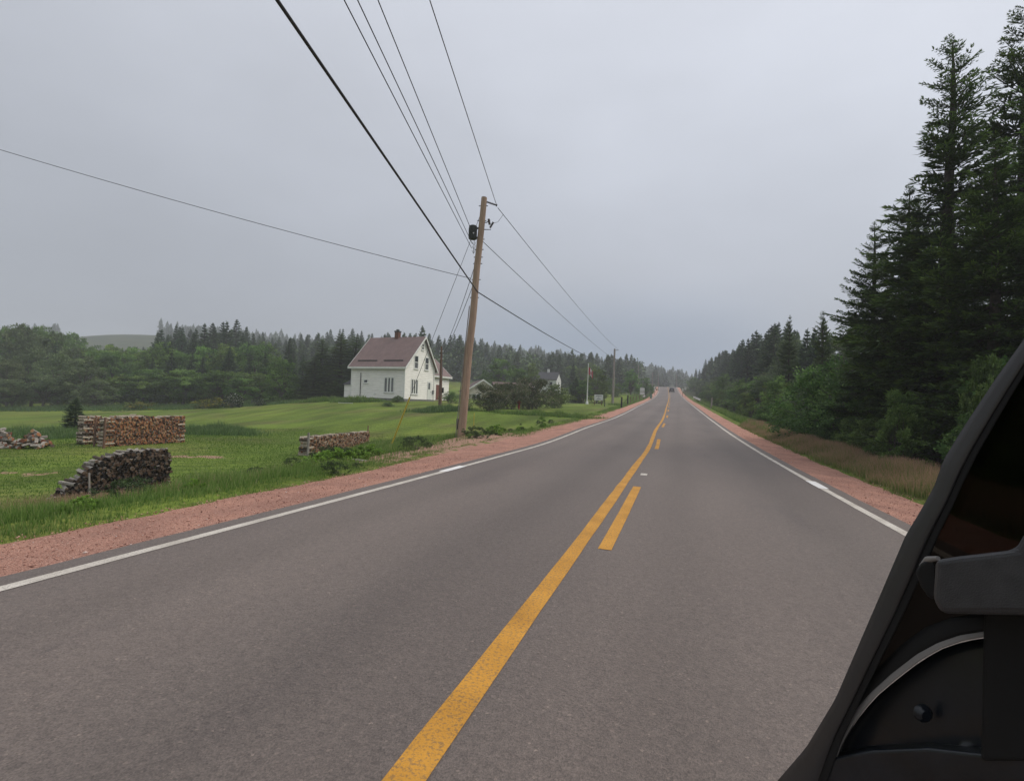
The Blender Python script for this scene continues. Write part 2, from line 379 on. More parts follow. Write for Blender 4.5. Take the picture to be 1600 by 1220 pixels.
m, t, b = material('asphalt'); N = t.nodes.new; K = t.links.new; tc = N('ShaderNodeTexCoord')
b.inputs['Roughness'].default_value = .72; b.inputs['Specular IOR Level'].default_value = .38
base = ramp(noise(.35, 4, (1, .35, 1, 0)), [(.35, (.130, .106, .095)), (.65, (.155, .128, .114))])
sp = N('ShaderNodeTexVoronoi'); sp.inputs['Scale'].default_value = 85; K(tc.outputs['Object'], sp.inputs['Vector'])
spc = ramp(sp.outputs['Color'], [(.0, (.74, .74, .74)), (.5, (.98, .98, .98)), (.88, (1.08, 1.07, 1.06)), (1., (1.75, 1.7, 1.62))])
mott = ramp(noise(22, 7), [(.3, (.88, .88, .88)), (.7, (1.1, 1.1, 1.09))])
fine = ramp(noise(210, 3, (1, .55, 1, 0)), [(.3, (.66, .66, .66)), (.7, (1.32, 1.31, 1.30))])
trk = N('ShaderNodeTexWave'); trk.inputs['Scale'].default_value = .087; trk.inputs['Phase Offset'].default_value = 1.2; trk.inputs['Distortion'].default_value = .35
K(tc.outputs['Object'], trk.inputs['Vector']); tkc = ramp(trk.outputs['Fac'], [(.2, (.95, .95, .95)), (.8, (1.05, 1.04, 1.03))])
g = mixc(1., base, spc, 'MULTIPLY'); g = mixc(1., g, mott, 'MULTIPLY'); g = mixc(1., g, fine, 'MULTIPLY'); g = mixc(1., g, tkc, 'MULTIPLY')
oil = ramp(noise(.9, 3, (1, .2, 1, 0)), [(.60, (1, 1, 1)), (.72, (.88, .88, .9))]); g = mixc(1., g, oil, 'MULTIPLY')
trk2 = N('ShaderNodeSeparateXYZ'); K(tc.outputs['Object'], trk2.inputs[0])
def band(c, wd_):
    a = N('ShaderNodeMath'); a.operation = 'SUBTRACT'; K(trk2.outputs['X'], a.inputs[0]); a.inputs[1].default_value = c
    q = N('ShaderNodeMath'); q.operation = 'ABSOLUTE'; K(a.outputs[0], q.inputs[0]); r_ = N('ShaderNodeMapRange'); r_.interpolation_type = 'SMOOTHSTEP'
    r_.inputs['From Min'].default_value = 0; r_.inputs['From Max'].default_value = wd_; r_.inputs['To Min'].default_value = .90; r_.inputs['To Max'].default_value = 1.0; K(q.outputs[0], r_.inputs['Value']); return r_.outputs[0]
for c_ in (.95, 2.75, -.95, -2.75):
    x = N('ShaderNodeVectorMath'); x.operation = 'SCALE'; K(g, x.inputs[0]); K(band(c_, .55), x.inputs['Scale']); g = x.outputs[0]
def crack(scale, stretch, w_, lo, dark):
    n1 = noise(scale, 5, stretch); a = N('ShaderNodeMath'); a.operation = 'SUBTRACT'; K(n1, a.inputs[0]); a.inputs[1].default_value = .5
    q = N('ShaderNodeMath'); q.operation = 'ABSOLUTE'; K(a.outputs[0], q.inputs[0]); r1 = N('ShaderNodeMapRange'); r1.inputs['From Min'].default_value = 0; r1.inputs['From Max'].default_value = w_; r1.inputs['To Min'].default_value = 1; r1.inputs['To Max'].default_value = 0; K(q.outputs[0], r1.inputs['Value'])
    mk = N('ShaderNodeMapRange'); mk.inputs['From Min'].default_value = lo; mk.inputs['From Max'].default_value = lo+.05; mk.inputs['To Max'].default_value = dark; K(noise(.33, 2), mk.inputs['Value'])
    z_ = N('ShaderNodeMath'); z_.operation = 'MULTIPLY'; K(r1.outputs[0], z_.inputs[0]); K(mk.outputs[0], z_.inputs[1]); return z_.outputs[0]
blk = N('ShaderNodeRGB'); blk.outputs[0].default_value = (.035, .032, .031, 1)
g = mixc(crack(.53, (1, .3, 1, .3), .0028, .60, .55), g, blk.outputs[0]); g = mixc(crack(.8, (.25, 1.2, 1, .1), .003, .63, .5), g, blk.outputs[0])
K(g, b.inputs['Base Color'])
bp = N('ShaderNodeBump'); bp.inputs['Strength'].default_value = .4; bp.inputs['Distance'].default_value = .004
K(sp.outputs['Distance'], bp.inputs['Height'])
bp2 = N('ShaderNodeBump'); bp2.inputs['Strength'].default_value = .5; bp2.inputs['Distance'].default_value = .01; K(noise(60, 5), bp2.inputs['Height']); K(bp.outputs[0], bp2.inputs['Normal'])
K(bp2.outputs[0], b.inputs['Normal'])
M_asph = m
road = tag(strip('road', -3.95, 3.95, 0, M_asph, cols=9, jit0=.015, jit1=.015), kind='structure')

m, t, b = material('red_gravel'); N = t.nodes.new; K = t.links.new; tc = N('ShaderNodeTexCoord')
b.inputs['Roughness'].default_value = .95; b.inputs['Specular IOR Level'].default_value = .1
vo = N('ShaderNodeTexVoronoi'); vo.inputs['Scale'].default_value = 75; K(tc.outputs['Object'], vo.inputs['Vector'])
gc = ramp(vo.outputs['Color'], [(0, (.34, .175, .130)), (.4, (.48, .260, .195)), (.8, (.54, .31, .24)), (1, (.60, .42, .34))])
gc = mixc(1., gc, ramp(noise(1.3, 6), [(.3, (.80, .8, .82)), (.7, (1.12, 1.1, 1.08))]), 'MULTIPLY')
gc = mixc(1., gc, ramp(noise(70, 3), [(.3, (.7, .7, .7)), (.7, (1.2, 1.2, 1.2))]), 'MULTIPLY')
K(gc, b.inputs['Base Color'])
bp = N('ShaderNodeBump'); bp.inputs['Strength'].default_value = .9; bp.inputs['Distance'].default_value = .02; bp.invert = True
K(vo.outputs['Distance'], bp.inputs['Height'])
bp2 = N('ShaderNodeBump'); bp2.inputs['Strength'].default_value = .6; bp2.inputs['Distance'].default_value = .04; K(noise(5, 6), bp2.inputs['Height']); K(bp.outputs[0], bp2.inputs['Normal']); K(bp2.outputs[0], b.inputs['Normal'])
M_grav = m
o = tag(strip('gravel_shoulder', -3.88, -5.35, -.012, M_grav, jit0=.04, jit1=.10, drop1=.02, cols=9, rough=.006, seed=2), kind='structure')
o = tag(strip('gravel_shoulder', 3.88, 5.45, -.012, M_grav, jit0=.04, jit1=.10, drop1=.05, cols=9, rough=.006, seed=5), kind='structure')
# pebbles lying on the shoulders
rg = np.random.default_rng(11)
def pebbles():
    n = 16000; y = np.where(rg.random(n) < .75, rg.uniform(1.5, 14, n), rg.uniform(14, 34, n)); sd_ = rg.random(n) < .6
    off = np.where(sd_, -rg.uniform(3.9, 5.45, n), rg.uniform(3.95, 5.5, n)); 
    e2 = edge(y); off = np.where(off < 0, -3.9+(off+3.9)*(e2-3.9)/1.4, off)
    x = RX(y)+off; z = RZ(y)-.047-.045*(np.abs(off)-3.95)-.012
    s = rg.gamma(2.0, .0022, n)+.003
    oct_ = np.array([(1,0,0),(0,1,0),(-1,0,0),(0,-1,0),(0,0,.7),(0,0,-.7)], float)
    Fo = np.array([(0,1,4),(1,2,4),(2,3,4),(3,0,4),(1,0,5),(2,1,5),(3,2,5),(0,3,5)])
    V = oct_[None]*s[:, None, None]*rg.uniform(.6, 1.3, (n, 6, 1)); an = rg.uniform(0, 6.28, n); c, s_ = np.cos(an), np.sin(an)
    V2 = V.copy(); V2[..., 0] = V[..., 0]*c[:, None]-V[..., 1]*s_[:, None]; V2[..., 1] = V[..., 0]*s_[:, None]+V[..., 1]*c[:, None]
    V2 += np.stack([x, y, z+s*.25], -1)[:, None]
    Ff = Fo[None]+np.arange(n)[:, None, None]*6
    return V2.reshape(-1, 3), Ff.reshape(-1, 3), np.repeat(rg.random(n), 6)
pv, pf, pa = pebbles()
M_peb = leafmat('pebble', [(0, (.20,.10,.075)), (.5, (.42,.23,.175)), (.95, (.50,.29,.23)), (1, (.58,.50,.46))], transl=0, rand=0, rough=.95)
tag(link('gravel', fastmesh('gravel', pv, pf, M_peb, v=pa)), kind='stuff')

def paint(name, col, wear, worncol):
    m, t, b = material(name)
    N = t.nodes.new; K = t.links.new
    tcn = N('ShaderNodeTexCoord')
    n1 = N('ShaderNodeTexNoise'); n1.inputs['Scale'].default_value = 55; n1.inputs['Detail'].default_value = 8; n1.inputs['Roughness'].default_value = .75; K(tcn.outputs['Object'], n1.inputs['Vector'])
    n3 = N('ShaderNodeTexNoise'); n3.inputs['Scale'].default_value = 2.5; n3.inputs['Detail'].default_value = 4; K(tcn.outputs['Object'], n3.inputs['Vector'])
    r = N('ShaderNodeValToRGB'); r.color_ramp.elements[0].position = wear; r.color_ramp.elements[0].color = (*worncol, 1)
    r.color_ramp.elements[1].position = wear+.09; r.color_ramp.elements[1].color = (*col, 1); K(n1.outputs['Fac'], r.inputs[0])
    r2 = N('ShaderNodeValToRGB'); r2.color_ramp.elements[0].position = .3; r2.color_ramp.elements[0].color = (.78, .76, .74, 1)
    r2.color_ramp.elements[1].position = .7; r2.color_ramp.elements[1].color = (1.08, 1.08, 1.08, 1); K(n3.outputs['Fac'], r2.inputs[0])
    x = N('ShaderNodeMixRGB'); x.blend_type = 'MULTIPLY'; x.inputs[0].default_value = 1; K(r.outputs[0], x.inputs[1]); K(r2.outputs[0], x.inputs[2])
    K(x.outputs[0], b.inputs['Base Color']); b.inputs['Roughness'].default_value = .75; b.inputs['Specular IOR Level'].default_value = .25
    bp = N('ShaderNodeBump'); bp.inputs['Strength'].default_value = .6; bp.inputs['Distance'].default_value = .004
    v = N('ShaderNodeTexVoronoi'); v.inputs['Scale'].default_value = 85; K(tcn.outputs['Object'], v.inputs['Vector']); K(v.outputs['Distance'], bp.inputs['Height']); K(bp.outputs[0], b.inputs['Normal'])
    return m
M_yel = paint('yellow_road_paint', (.56, .275, .04), .41, (.30, .17, .06)); M_whi = paint('white_road_paint', (.56, .52, .46), .38, (.26, .23, .21))
M_yelw = paint('worn_yellow_road_paint', (.34, .22, .11), .50, (.19, .15, .12)); M_whb = paint('fresh_white_road_paint', (.78, .77, .76), .30, (.5, .48, .46))
tag(strip('yellow_centre_line', -.078, .070, .004, M_yel, jit0=.010, jit1=.007), kind='structure')
tag(strip('white_edge_line', -3.70, -3.58, .004, M_whi, jit0=.006, jit1=.006), kind='structure')
tag(strip('white_edge_line', 3.60, 3.72, .004, M_whi, jit0=.006, jit1=.006), kind='structure')
def ypix(px, py, z=0.0):   # y of a point on the road surface seen at a pixel
    d = C2W @ np.array([(px-800)/F, (610-py)/F, -1]); k = (z-CAMP[2])/d[2]; return CAMP[1]+d[1]*k
y0 = ypix(945, 858); y1 = ypix(993, 760); per = (y1-y0)*3.0
for k in range(14):
    a = y0+k*per; ln = y1-y0
    yy = np.linspace(a, a+ln, 8)
    tag(strip('yellow_centre_dash', .20, .335, .004, M_yel, ys=yy, jit0=.004, jit1=.004), kind='structure')
yb = ypix(996, 741); tag(strip('small_centre_mark', .20, .335, .004, M_whi, ys=np.linspace(yb-.12, yb+.2, 3)), kind='structure')
for px, py, a, b_ in ((733, 731, -3.75, -3.56), (1281, 755, 3.58, 3.76)):
    yb = ypix(px, py); tag(strip('fresh_edge_patch', a, b_, .008, M_whb, ys=np.linspace(yb-.55, yb+.55, 5), jit0=.01, jit1=.01), kind='structure')

# ------------------------------------------------------------------ plants: generators (numpy)
def tufts(Pc, Dir, Ln, Wd, rg, up=None, flat=.5):
    """rhombus leaves: centres base P, direction, length, width"""
    n = len(Pc); D = Dir/np.linalg.norm(Dir, axis=1, keepdims=True)
    r = rg.normal(size=(n, 3)); 
    if up is not None: r = r*flat+np.array([0, 0, 1.])*up
    S = np.cross(D, r); S /= np.linalg.norm(S, axis=1, keepdims=True)+1e-9
    A = Pc; B = Pc+D*Ln[:, None]*.5+S*Wd[:, None]*.5; Cc = Pc+D*Ln[:, None]; E = Pc+D*Ln[:, None]*.5-S*Wd[:, None]*.5
    V = np.stack([A, B, Cc, E], 1).reshape(-1, 3); Fq = np.arange(n*4).reshape(-1, 4)
    return V, Fq

def spruce_data(seed, H=10., Rr=2.1, nb=420, step=.085, tl=.10, tw=.042, z0=.04, irregular=.25, per=4, pw=1.0):
    rg = np.random.default_rng(seed); PP = []; DD = []; LL = []; WW = []; AA = []; br = []
    lob = rg.uniform(0, 6.28, 3)
    for i in range(nb):
        f = ((i+rg.random())/nb)**1.18; z = H*(z0+(1-z0)*f*.985)
        whorl = .40*H/10; 
        z = round(z/whorl)*whorl+rg.normal()*(.035 if f > .3 else .07)*H/10
        z = min(z, H*.985)
        az = i*2.39996+rg.normal()*.35
        prof = (1-z/H)**pw*(1 if z > .18*H else .82+z/H)*1.12
        Lb = Rr*prof*rg.choice([rg.uniform(.45, .8), rg.uniform(.8, 1.2)], p=[.4, .6])*(1+irregular*.5*math.sin(az*1+lob[0]+z*.8)+irregular*.4*math.sin(2*az+lob[1]-z*1.7))+.05; sz = .42+.58*min(1, (1-z/H)*3)
        h = z/H; el0 = R(-12+55*max(0, h-.35)/.65+rg.normal()*5)
        d0 = np.array([math.cos(az), math.sin(az), 0]); nseg = max(4, int(Lb/step)); t = np.linspace(.0, 1, nseg+1)
        rise = math.sin(el0)*t - .10*(1-h)*t*(1-t)*4*.5 + .10*t**2.5
        Pt = np.array([0, 0, z])+d0*(Lb*t*math.cos(el0))[:, None]+np.array([0, 0, 1])*(Lb*rise)[:, None]
        br.append((Pt[::max(1, nseg//3)], Lb))
        tt = t[1:]; Pm = Pt[1:]
        tang = np.gradient(Pt, axis=0)[1:]; tang /= np.linalg.norm(tang, axis=1, keepdims=True)
        side = np.cross(tang, [0, 0, 1.]); side /= np.linalg.norm(side, axis=1, keepdims=True)
        keep = tt > .16
        for sgn in (-1, 1):
            m_ = keep & (rg.random(len(tt)) < .93); n = m_.sum()
            if not n: continue
            TL = (.44*Lb*(1-tt[m_])**.85+.11*sz)*rg.uniform(.5, 1.15, n); TL = np.minimum(TL, 1.0)
            td = tang[m_]*.72+side[m_]*sgn*.85+rg.normal(size=(n, 3))*.10; td[:, 2] -= .10; td /= np.linalg.norm(td, axis=1, keepdims=True)
            for k in range(per):
                fr = (k+rg.random(n)*.8)/per
                P0 = Pm[m_]+td*(TL*fr)[:, None]; P0[:, 2] -= .12*TL*fr**1.5
                for q in range(2):
                    dd = td+side[m_]*rg.normal(size=(n, 1))*.5+rg.normal(size=(n, 3))*.22; dd[:, 2] += .06
                    PP.append(P0); DD.append(dd); LL.append(sz*tl*rg.uniform(.7, 1.5, n)*(1+.6*(TL > .3))); WW.append(sz*tw*rg.uniform(.7, 1.3, n)*(1+.4*(TL > .3)))
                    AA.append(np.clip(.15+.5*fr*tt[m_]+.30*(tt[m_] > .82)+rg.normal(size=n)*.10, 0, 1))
        # leader needles along branch
        n = len(tt); PP.append(Pm); DD.append(tang+rg.normal(size=(n, 3))*.25); LL.append(np.full(n, sz*tl*1.4)); WW.append(np.full(n, sz*tw*1.2)); AA.append(np.clip(.3+.5*tt+rg.normal(size=n)*.1, 0, 1))
    # leader
    n = int(H*4); zt = rg.uniform(.90*H, H*1.01, n); PP.append(np.stack([rg.normal(size=n)*.01, rg.normal(size=n)*.01, zt], -1)); DD.append(rg.normal(size=(n, 3))*.5+[0, 0, .8]); LL.append(np.full(n, tl*.6)); WW.append(np.full(n, tw*.5)); AA.append(np.full(n, .6))
    PP, DD, LL, WW, AA = map(np.concatenate, (PP, DD, LL, WW, AA))
    V, Fq = tufts(PP, DD, LL, WW, rg, up=1.2, flat=.6)
    return V, Fq, np.repeat(AA, 4), br

def tree_parts(name, V, Fq, A, leafm, trunkmb, barkm):
    cm = fastmesh('crown', V, Fq, leafm, v=A)
    trunkmb_o = trunkmb.build('trunk', barkm); tm = trunkmb_o.data; bpy.data.objects.remove(trunkmb_o)
    return cm, tm
def make_spruce(seed, leafm, barkm, H=10., **k):
    V, Fq, A, br = spruce_data(seed, H=H, **k)
    mb = MB(); n = 10; pts = [(0.03*math.sin(i*1.3), .03*math.cos(i), H*.99*i/n) for i in range(n+1)]; pts[0] = (0, 0, -.3)
    mb.tube(pts, [.018*H*(1-i/n)**.8+.012 for i in range(n+1)], 8)
    rgb = random.Random(seed)
    for Pt, Lb in br:
        if Lb > .5: mb.tube(Pt, [.012*Lb+.006]+[.008*Lb+.004]*(len(Pt)-2)+[.004], 3, cap=False)
    return tree_parts('spruce', V, Fq, A, leafm, mb, barkm)

def make_leafy(seed, leafm, barkm, H=8., Rr=3., base=.25, nclump=60, nleaf=12000, ls=.12, shape='tree', clump=.7, stems=1, droop=.0, flower=None, tall=1.0):
    rg = np.random.default_rng(seed); mb = MB(); C_ = []
    # clump centres spread through an uneven crown volume
    lob = rg.uniform(0, 6.28, 4)
    while len(C_) < nclump:
        u = rg.normal(size=3); u /= np.linalg.norm(u); u[2] = abs(u[2])*1.0 if rg.random() < .6 else u[2]
        r = rg.uniform(.35, 1.)**.6; k = 1+.22*math.sin(2*math.atan2(u[1], u[0])+lob[0])+.16*math.sin(3*math.atan2(u[1], u[0])+lob[1]+2*u[2])+.12*rg.normal()
        zc = H*(base+(1-base)*.5); hz = H*(1-base)*.5
        p = np.array([u[0]*Rr*r*k, u[1]*Rr*r*k, zc+u[2]*hz*r*min(k, 1.06)*.92])
        if shape == 'shrub':
            q_ = rg.random()**.8; a_ = math.atan2(u[1], u[0]); rad = Rr*k*math.sqrt(max(.05, 1-(q_-.22)**2/.62))*rg.uniform(.3, 1)**.5*.9
            p = np.array([math.cos(a_)*rad, math.sin(a_)*rad, H*(.06+.86*q_*min(k, 1.05))])
        C_.append(p)
    C_ = np.array(C_); S = clump*rg.uniform(.5, 1.15, nclump)*Rr*.30
    nl = (nleaf*(S**2/np.sum(S**2))).astype(int)+5
    PP = []; AA = []; DD = []
    for c, s, n in zip(C_, S, nl):
        u = rg.normal(size=(n, 3)); u /= np.linalg.norm(u, axis=1, keepdims=True); r = rg.uniform(0, 1, n)**.45
        # each clump is broken up into sub-sprays
        k = max(3, n//18); subs = rg.normal(size=(k, 3)); subs /= np.linalg.norm(subs, axis=1, keepdims=True); subs *= (rg.uniform(.35, 1.1, k)**.6)[:, None]
        sel = rg.integers(0, k, n); q = subs[sel]*.78+u*r[:, None]*.34
        p = c+q*s*np.array([1.15, 1.15, .8*tall]); p[:, 2] -= droop*s*np.abs(q[:, 0])
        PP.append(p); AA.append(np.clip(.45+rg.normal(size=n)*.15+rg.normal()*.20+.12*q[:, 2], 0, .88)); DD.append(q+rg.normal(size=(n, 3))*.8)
    PP, AA, DD = np.concatenate(PP), np.concatenate(AA), np.concatenate(DD)
    if flower: 
        out_ = rg.random(len(AA)) < flower; AA[out_] = 1.
    ok = PP[:, 2] > .03; PP, AA, DD = PP[ok], AA[ok], DD[ok]; n = len(PP)
    V, Fq = tufts(PP, DD, ls*rg.uniform(.6, 1.4, n), ls*.62*rg.uniform(.7, 1.3, n), rg, up=.5, flat=1.)
    # limbs
    for s in range(stems):
        a = rg.uniform(0, 6.28); sp_ = 0 if stems == 1 else Rr*.12
        bx, by = math.cos(a)*sp_, math.sin(a)*sp_; th = H*(base+.3*(1-base))
        tx, ty = bx*(1 if stems == 1 else 3.5), by*(1 if stems == 1 else 3.5)
        r0 = .020*H+.015 if stems == 1 else .010*H+.008
        mb.tube([(bx, by, -.2), (bx+.02*H*rg.normal()*.3, by, th*.4), (tx*.6+.01, ty*.6, th*.75), (tx, ty, th)], [r0*1.2, r0, r0*.8, r0*.6], 7)
        for i in range(s, nclump, stems):
            if rg.random() < .75:
                c = C_[i]; st_ = np.array([tx*.7, ty*.7, min(th*rg.uniform(.45, 1.), c[2]*.85)]); mid = (st_+c)/2+np.array([0, 0, .06*H])*rg.random()
                mb.tube([st_, mid, c], [r0*.45, r0*.25, .006], 4, cap=False)
    return tree_parts('leafy', V, Fq, np.repeat(AA, 4), leafm, mb, barkm)

M_bark = mat('conifer_bark', (.085, .07, .06), .95, (.04, .033, .03), 9, bump=.6)
M_bark2 = mat('grey_bark', (.13, .115, .10), .95, (.06, .053, .047), 9, bump=.5)
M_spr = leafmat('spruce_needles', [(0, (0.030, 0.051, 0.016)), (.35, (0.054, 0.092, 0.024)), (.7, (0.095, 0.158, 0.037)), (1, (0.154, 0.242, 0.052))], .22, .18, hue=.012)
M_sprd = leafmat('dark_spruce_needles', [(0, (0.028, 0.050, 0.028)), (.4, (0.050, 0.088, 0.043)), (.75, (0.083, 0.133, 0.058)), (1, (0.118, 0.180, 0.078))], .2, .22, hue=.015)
M_wil = leafmat('grey_green_leaves', [(0, (0.062, 0.093, 0.039)), (.5, (0.121, 0.164, 0.071)), (.9, (0.197, 0.250, 0.117)), (1, (0.250, 0.304, 0.143))], .35, .2, hue=.02)
M_dec = leafmat('green_leaves', [(0, (0.058, 0.101, 0.027)), (.5, (0.112, 0.190, 0.045)), (.9, (0.197, 0.302, 0.068)), (1, (0.246, 0.358, 0.090))], .35, .25, hue=.02)
M_shr = leafmat('hedge_leaves', [(0, (0.050, 0.089, 0.025)), (.5, (0.102, 0.177, 0.044)), (.9, (0.209, 0.306, 0.089)), (1, (0.271, 0.366, 0.111))], .35, .2, hue=.02)
M_lil = leafmat('reddish_leaves', [(0, (.045, .062, .028)), (.5, (.095, .122, .055)), (.87, (.145, .165, .08)), (.94, (.30, .22, .17)), (1, (.42, .32, .27))], .3, .12)
M_flw = leafmat('white_flowering_leaves', [(0, (.015, .030, .010)), (.5, (.03, .055, .016)), (.88, (.05, .08, .025)), (.95, (.5, .5, .45)), (1, (.6, .6, .55))], .3, .1)

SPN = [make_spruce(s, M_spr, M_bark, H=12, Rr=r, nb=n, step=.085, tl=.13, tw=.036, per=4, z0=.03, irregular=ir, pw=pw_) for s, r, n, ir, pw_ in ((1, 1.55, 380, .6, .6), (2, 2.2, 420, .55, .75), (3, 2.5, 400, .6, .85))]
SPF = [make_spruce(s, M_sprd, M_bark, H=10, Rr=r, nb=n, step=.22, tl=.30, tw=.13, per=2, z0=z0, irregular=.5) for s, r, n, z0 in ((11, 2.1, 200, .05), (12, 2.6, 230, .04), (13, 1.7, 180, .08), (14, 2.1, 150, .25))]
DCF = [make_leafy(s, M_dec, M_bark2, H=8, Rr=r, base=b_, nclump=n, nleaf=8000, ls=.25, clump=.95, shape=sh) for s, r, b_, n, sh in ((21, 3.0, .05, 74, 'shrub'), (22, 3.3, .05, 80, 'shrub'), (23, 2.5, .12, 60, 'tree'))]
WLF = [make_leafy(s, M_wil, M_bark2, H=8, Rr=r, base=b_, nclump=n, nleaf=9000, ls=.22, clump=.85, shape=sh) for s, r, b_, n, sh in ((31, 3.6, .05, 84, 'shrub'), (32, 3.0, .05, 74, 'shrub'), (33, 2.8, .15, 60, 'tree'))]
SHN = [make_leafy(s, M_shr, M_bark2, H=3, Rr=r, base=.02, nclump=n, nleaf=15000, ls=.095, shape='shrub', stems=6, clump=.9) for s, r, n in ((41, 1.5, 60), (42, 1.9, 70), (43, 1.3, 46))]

def plant(name, meshes, loc, H, Hm, label, cat, group=None, rz=None, fat=1.0, lean=None, mid=None):
    t = thing(name, loc, label, cat, random.uniform(0, 6.28) if rz is None else rz, group)
    s = H/Hm; t.scale = (s*fat, s*fat, s)
    if lean: t.rotation_euler = (lean[0], lean[1], t.rotation_euler[2])
    link('trunk' if mid is None else mid, meshes[1], t); link('crown', meshes[0], t)
    return t
def treeat(name, meshes, Hm, px, ptop, depth, label, cat, group=None, fat=1.0, **k):
    g = G(px, depth); top = U(px, ptop, depth); H = max(.5, top[2]-g[2]); s = H/Hm
    return plant(name, meshes, g-np.array([0, 0, .05]), H, Hm, label, cat, group, fat=fat*min(1.6, 1/s**.25 if s < 1 else 1), **k)

# ------------------------------------------------------------------ right hand trees
near = [ # px, top, depth, variant, fat, label
    (1480, 44, 17.0, 0, 1.12, 'tall dark spruce with open ragged top, second from the right edge'),
    (1598, -12, 18.5, 0, 1.12, 'tallest dark spruce, cut off by the right edge of the picture'),
    (1552, 215, 14.0, 1, 1.1, 'broad dark spruce filling the gap below the two tallest tops'),
    (1415, 282, 20.0, 2, 1.05, 'twin topped dark spruce left of the tallest pair'),
    (1362, 342, 22.0, 1, .95, 'lower dark spruce with wide skirts at the left of the tall clump'),
    (1465, 330, 16.5, 1, 1.0, 'middle height bushy spruce standing in front of the tall clump'),
    (1660, 20, 14.0, 0, 1.1, 'dark spruce trunk and skirts behind the tinted glass at the right'),
    (1430, 300, 23.5, 0, .8, 'slim spruce top showing just right of the twin topped one'),
    (1283, 483, 38.0, 0, .8, 'small pointed spruce top standing clear above the roadside bushes'),
    (1231, 490, 46.0, 2, .6, 'thin pointed spruce spire between birches on the right'),
]
for px, pt, d, v, fat, lab in near:
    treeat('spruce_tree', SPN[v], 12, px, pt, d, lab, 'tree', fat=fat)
rr = random.Random(5)
skyR = lambda px: np.interp(px, [1080,1100,1115,1130,1147,1160,1173,1190,1205,1230,1250,1270,1285,1300,1340,1400], [572,560,553,545,536,528,516,512,500,498,512,510,492,500,480,480])
offx = lambda y, o: RX(y)+o
# spruces and leafy trees following the right side of the road
for i in range(74):
    y = 26+i*2.6+rr.uniform(-1.5, 1.5); o_ = rr.uniform(13, 20)
    x = float(RX(y))+o_; z = gz(x, y); px, py = P((x, y, z)); 
    d = -(C2W.T @ (np.array([x, y, z])-CAMP))[2]
    top = U(px, skyR(px)+rr.uniform(0, 13), d)[2]; H = max(4.5, min(top-z, 15))
    if rr.random() < .62 or y > 75: plant('spruce_tree', SPF[rr.randrange(3)] if y > 45 else SPN[rr.randrange(3)], (x, y, z-.1), H, 10 if y > 45 else 12, 'dark roadside spruce in the row right of the road', 'tree', 'spruces in the row right of the road', fat=rr.uniform(.85, 1.15))
    else: plant('birch_tree', WLF[rr.randrange(3)], (x, y, z-.1), H*.92, 8, 'leafy grey-green tree among the spruces right of the road', 'tree', 'leafy trees among the spruces right of the road', fat=rr.uniform(.65, .85))
# far bend closing behind the crest
for i in range(16):
    y = 215+i*7; x = float(RX(y))+rr.uniform(12, 22); z = gz(x, y)
    plant('spruce_tree', SPF[rr.randrange(3)], (x, y, z-.1), rr.uniform(8, 12), 10, 'dark roadside spruce in the row right of the road', 'tree', 'spruces in the row right of the road')
for i in range(46):
    y = 42+i*4.2+rr.uniform(-1.5, 1.5); x = float(RX(y))+rr.uniform(9.8, 12.5); z = gz(x, y)
    plant('leafy_tree', (DCF if rr.random() < .55 else WLF)[rr.randrange(3)], (x, y, z-.1), rr.uniform(3.6, 5.8), 8, 'low leafy tree in front of the roadside spruces right of the road', 'tree', 'low leafy trees in front of the spruces', fat=rr.uniform(1.0, 1.3))
# shrubs on the verge
for i in range(64):
    y = 7.0+i*.95*(1+i*.022)+rr.uniform(-.4, .4); o_ = rr.uniform(7.0, 7.9) if i % 2 else rr.uniform(8.6, 10.8)
    if y > 150: break
    x = float(RX(y))+o_; z = gz(x, y); H = rr.uniform(1.3, 2.2) if i % 2 else rr.uniform(2.6, 4.2)
    if y > 55: H *= .85
    far = y > 40
    ms = (DCF if rr.random() < .6 else WLF)[rr.randrange(3)] if far else SHN[rr.randrange(3)]
    plant('roadside_shrub', ms, (x, y, z-.08), H, 8 if far else 3, 'leafy green shrub in the thicket along the right verge', 'shrub', 'shrubs in the thicket along the right verge', fat=rr.uniform(.95, 1.25), mid='stems')
for px, pt, d, lab in ((1545, 560, 12.5, 'pale leafed sapling in front of the dark spruces near the glass'), (1405, 612, 14.5, 'light green sapling rising from the right thicket')):
    sp_m = SHN[2]; treeat('sapling', sp_m, 3, px, pt, d, lab, 'sapling', fat=.42 if px > 1500 else .6)

# ------------------------------------------------------------------ left tree belt
skyL = lambda px: np.interp(px, [-80,0,30,60,85,110,125,220,250,290,340,365,385,420,450,500,540,580,620,700,760], [500,508,500,512,512,516,530,532,508,506,500,498,512,515,522,514,510,516,520,520,530])
gA = 'trees of the hazy conifer belt behind the lawn'
for i in range(86):
    px = -60+i*9.6+rr.uniform(-5, 5); d = rr.uniform(100, 128)
    con = (px > 215) or rr.random() < .15
    if 100 < px < 225: 
        pt = 540+rr.uniform(-5, 8)
    else: pt = skyL(px)+abs(rr.gauss(0, 9))
    if px > 400: d = rr.uniform(175, 235)
    if con: treeat('conifer_tree', SPF[rr.randrange(4)], 10, px, pt, d, 'hazy dark conifer in the belt behind the lawn', 'tree', gA, fat=rr.uniform(.9, 1.25))
    else: treeat('leafy_tree', DCF[rr.randrange(3)], 8, px, pt, d, 'tall leafy tree at the left end of the far belt', 'tree', 'tall leafy trees at the left end of the far belt', fat=rr.uniform(.7, .95))
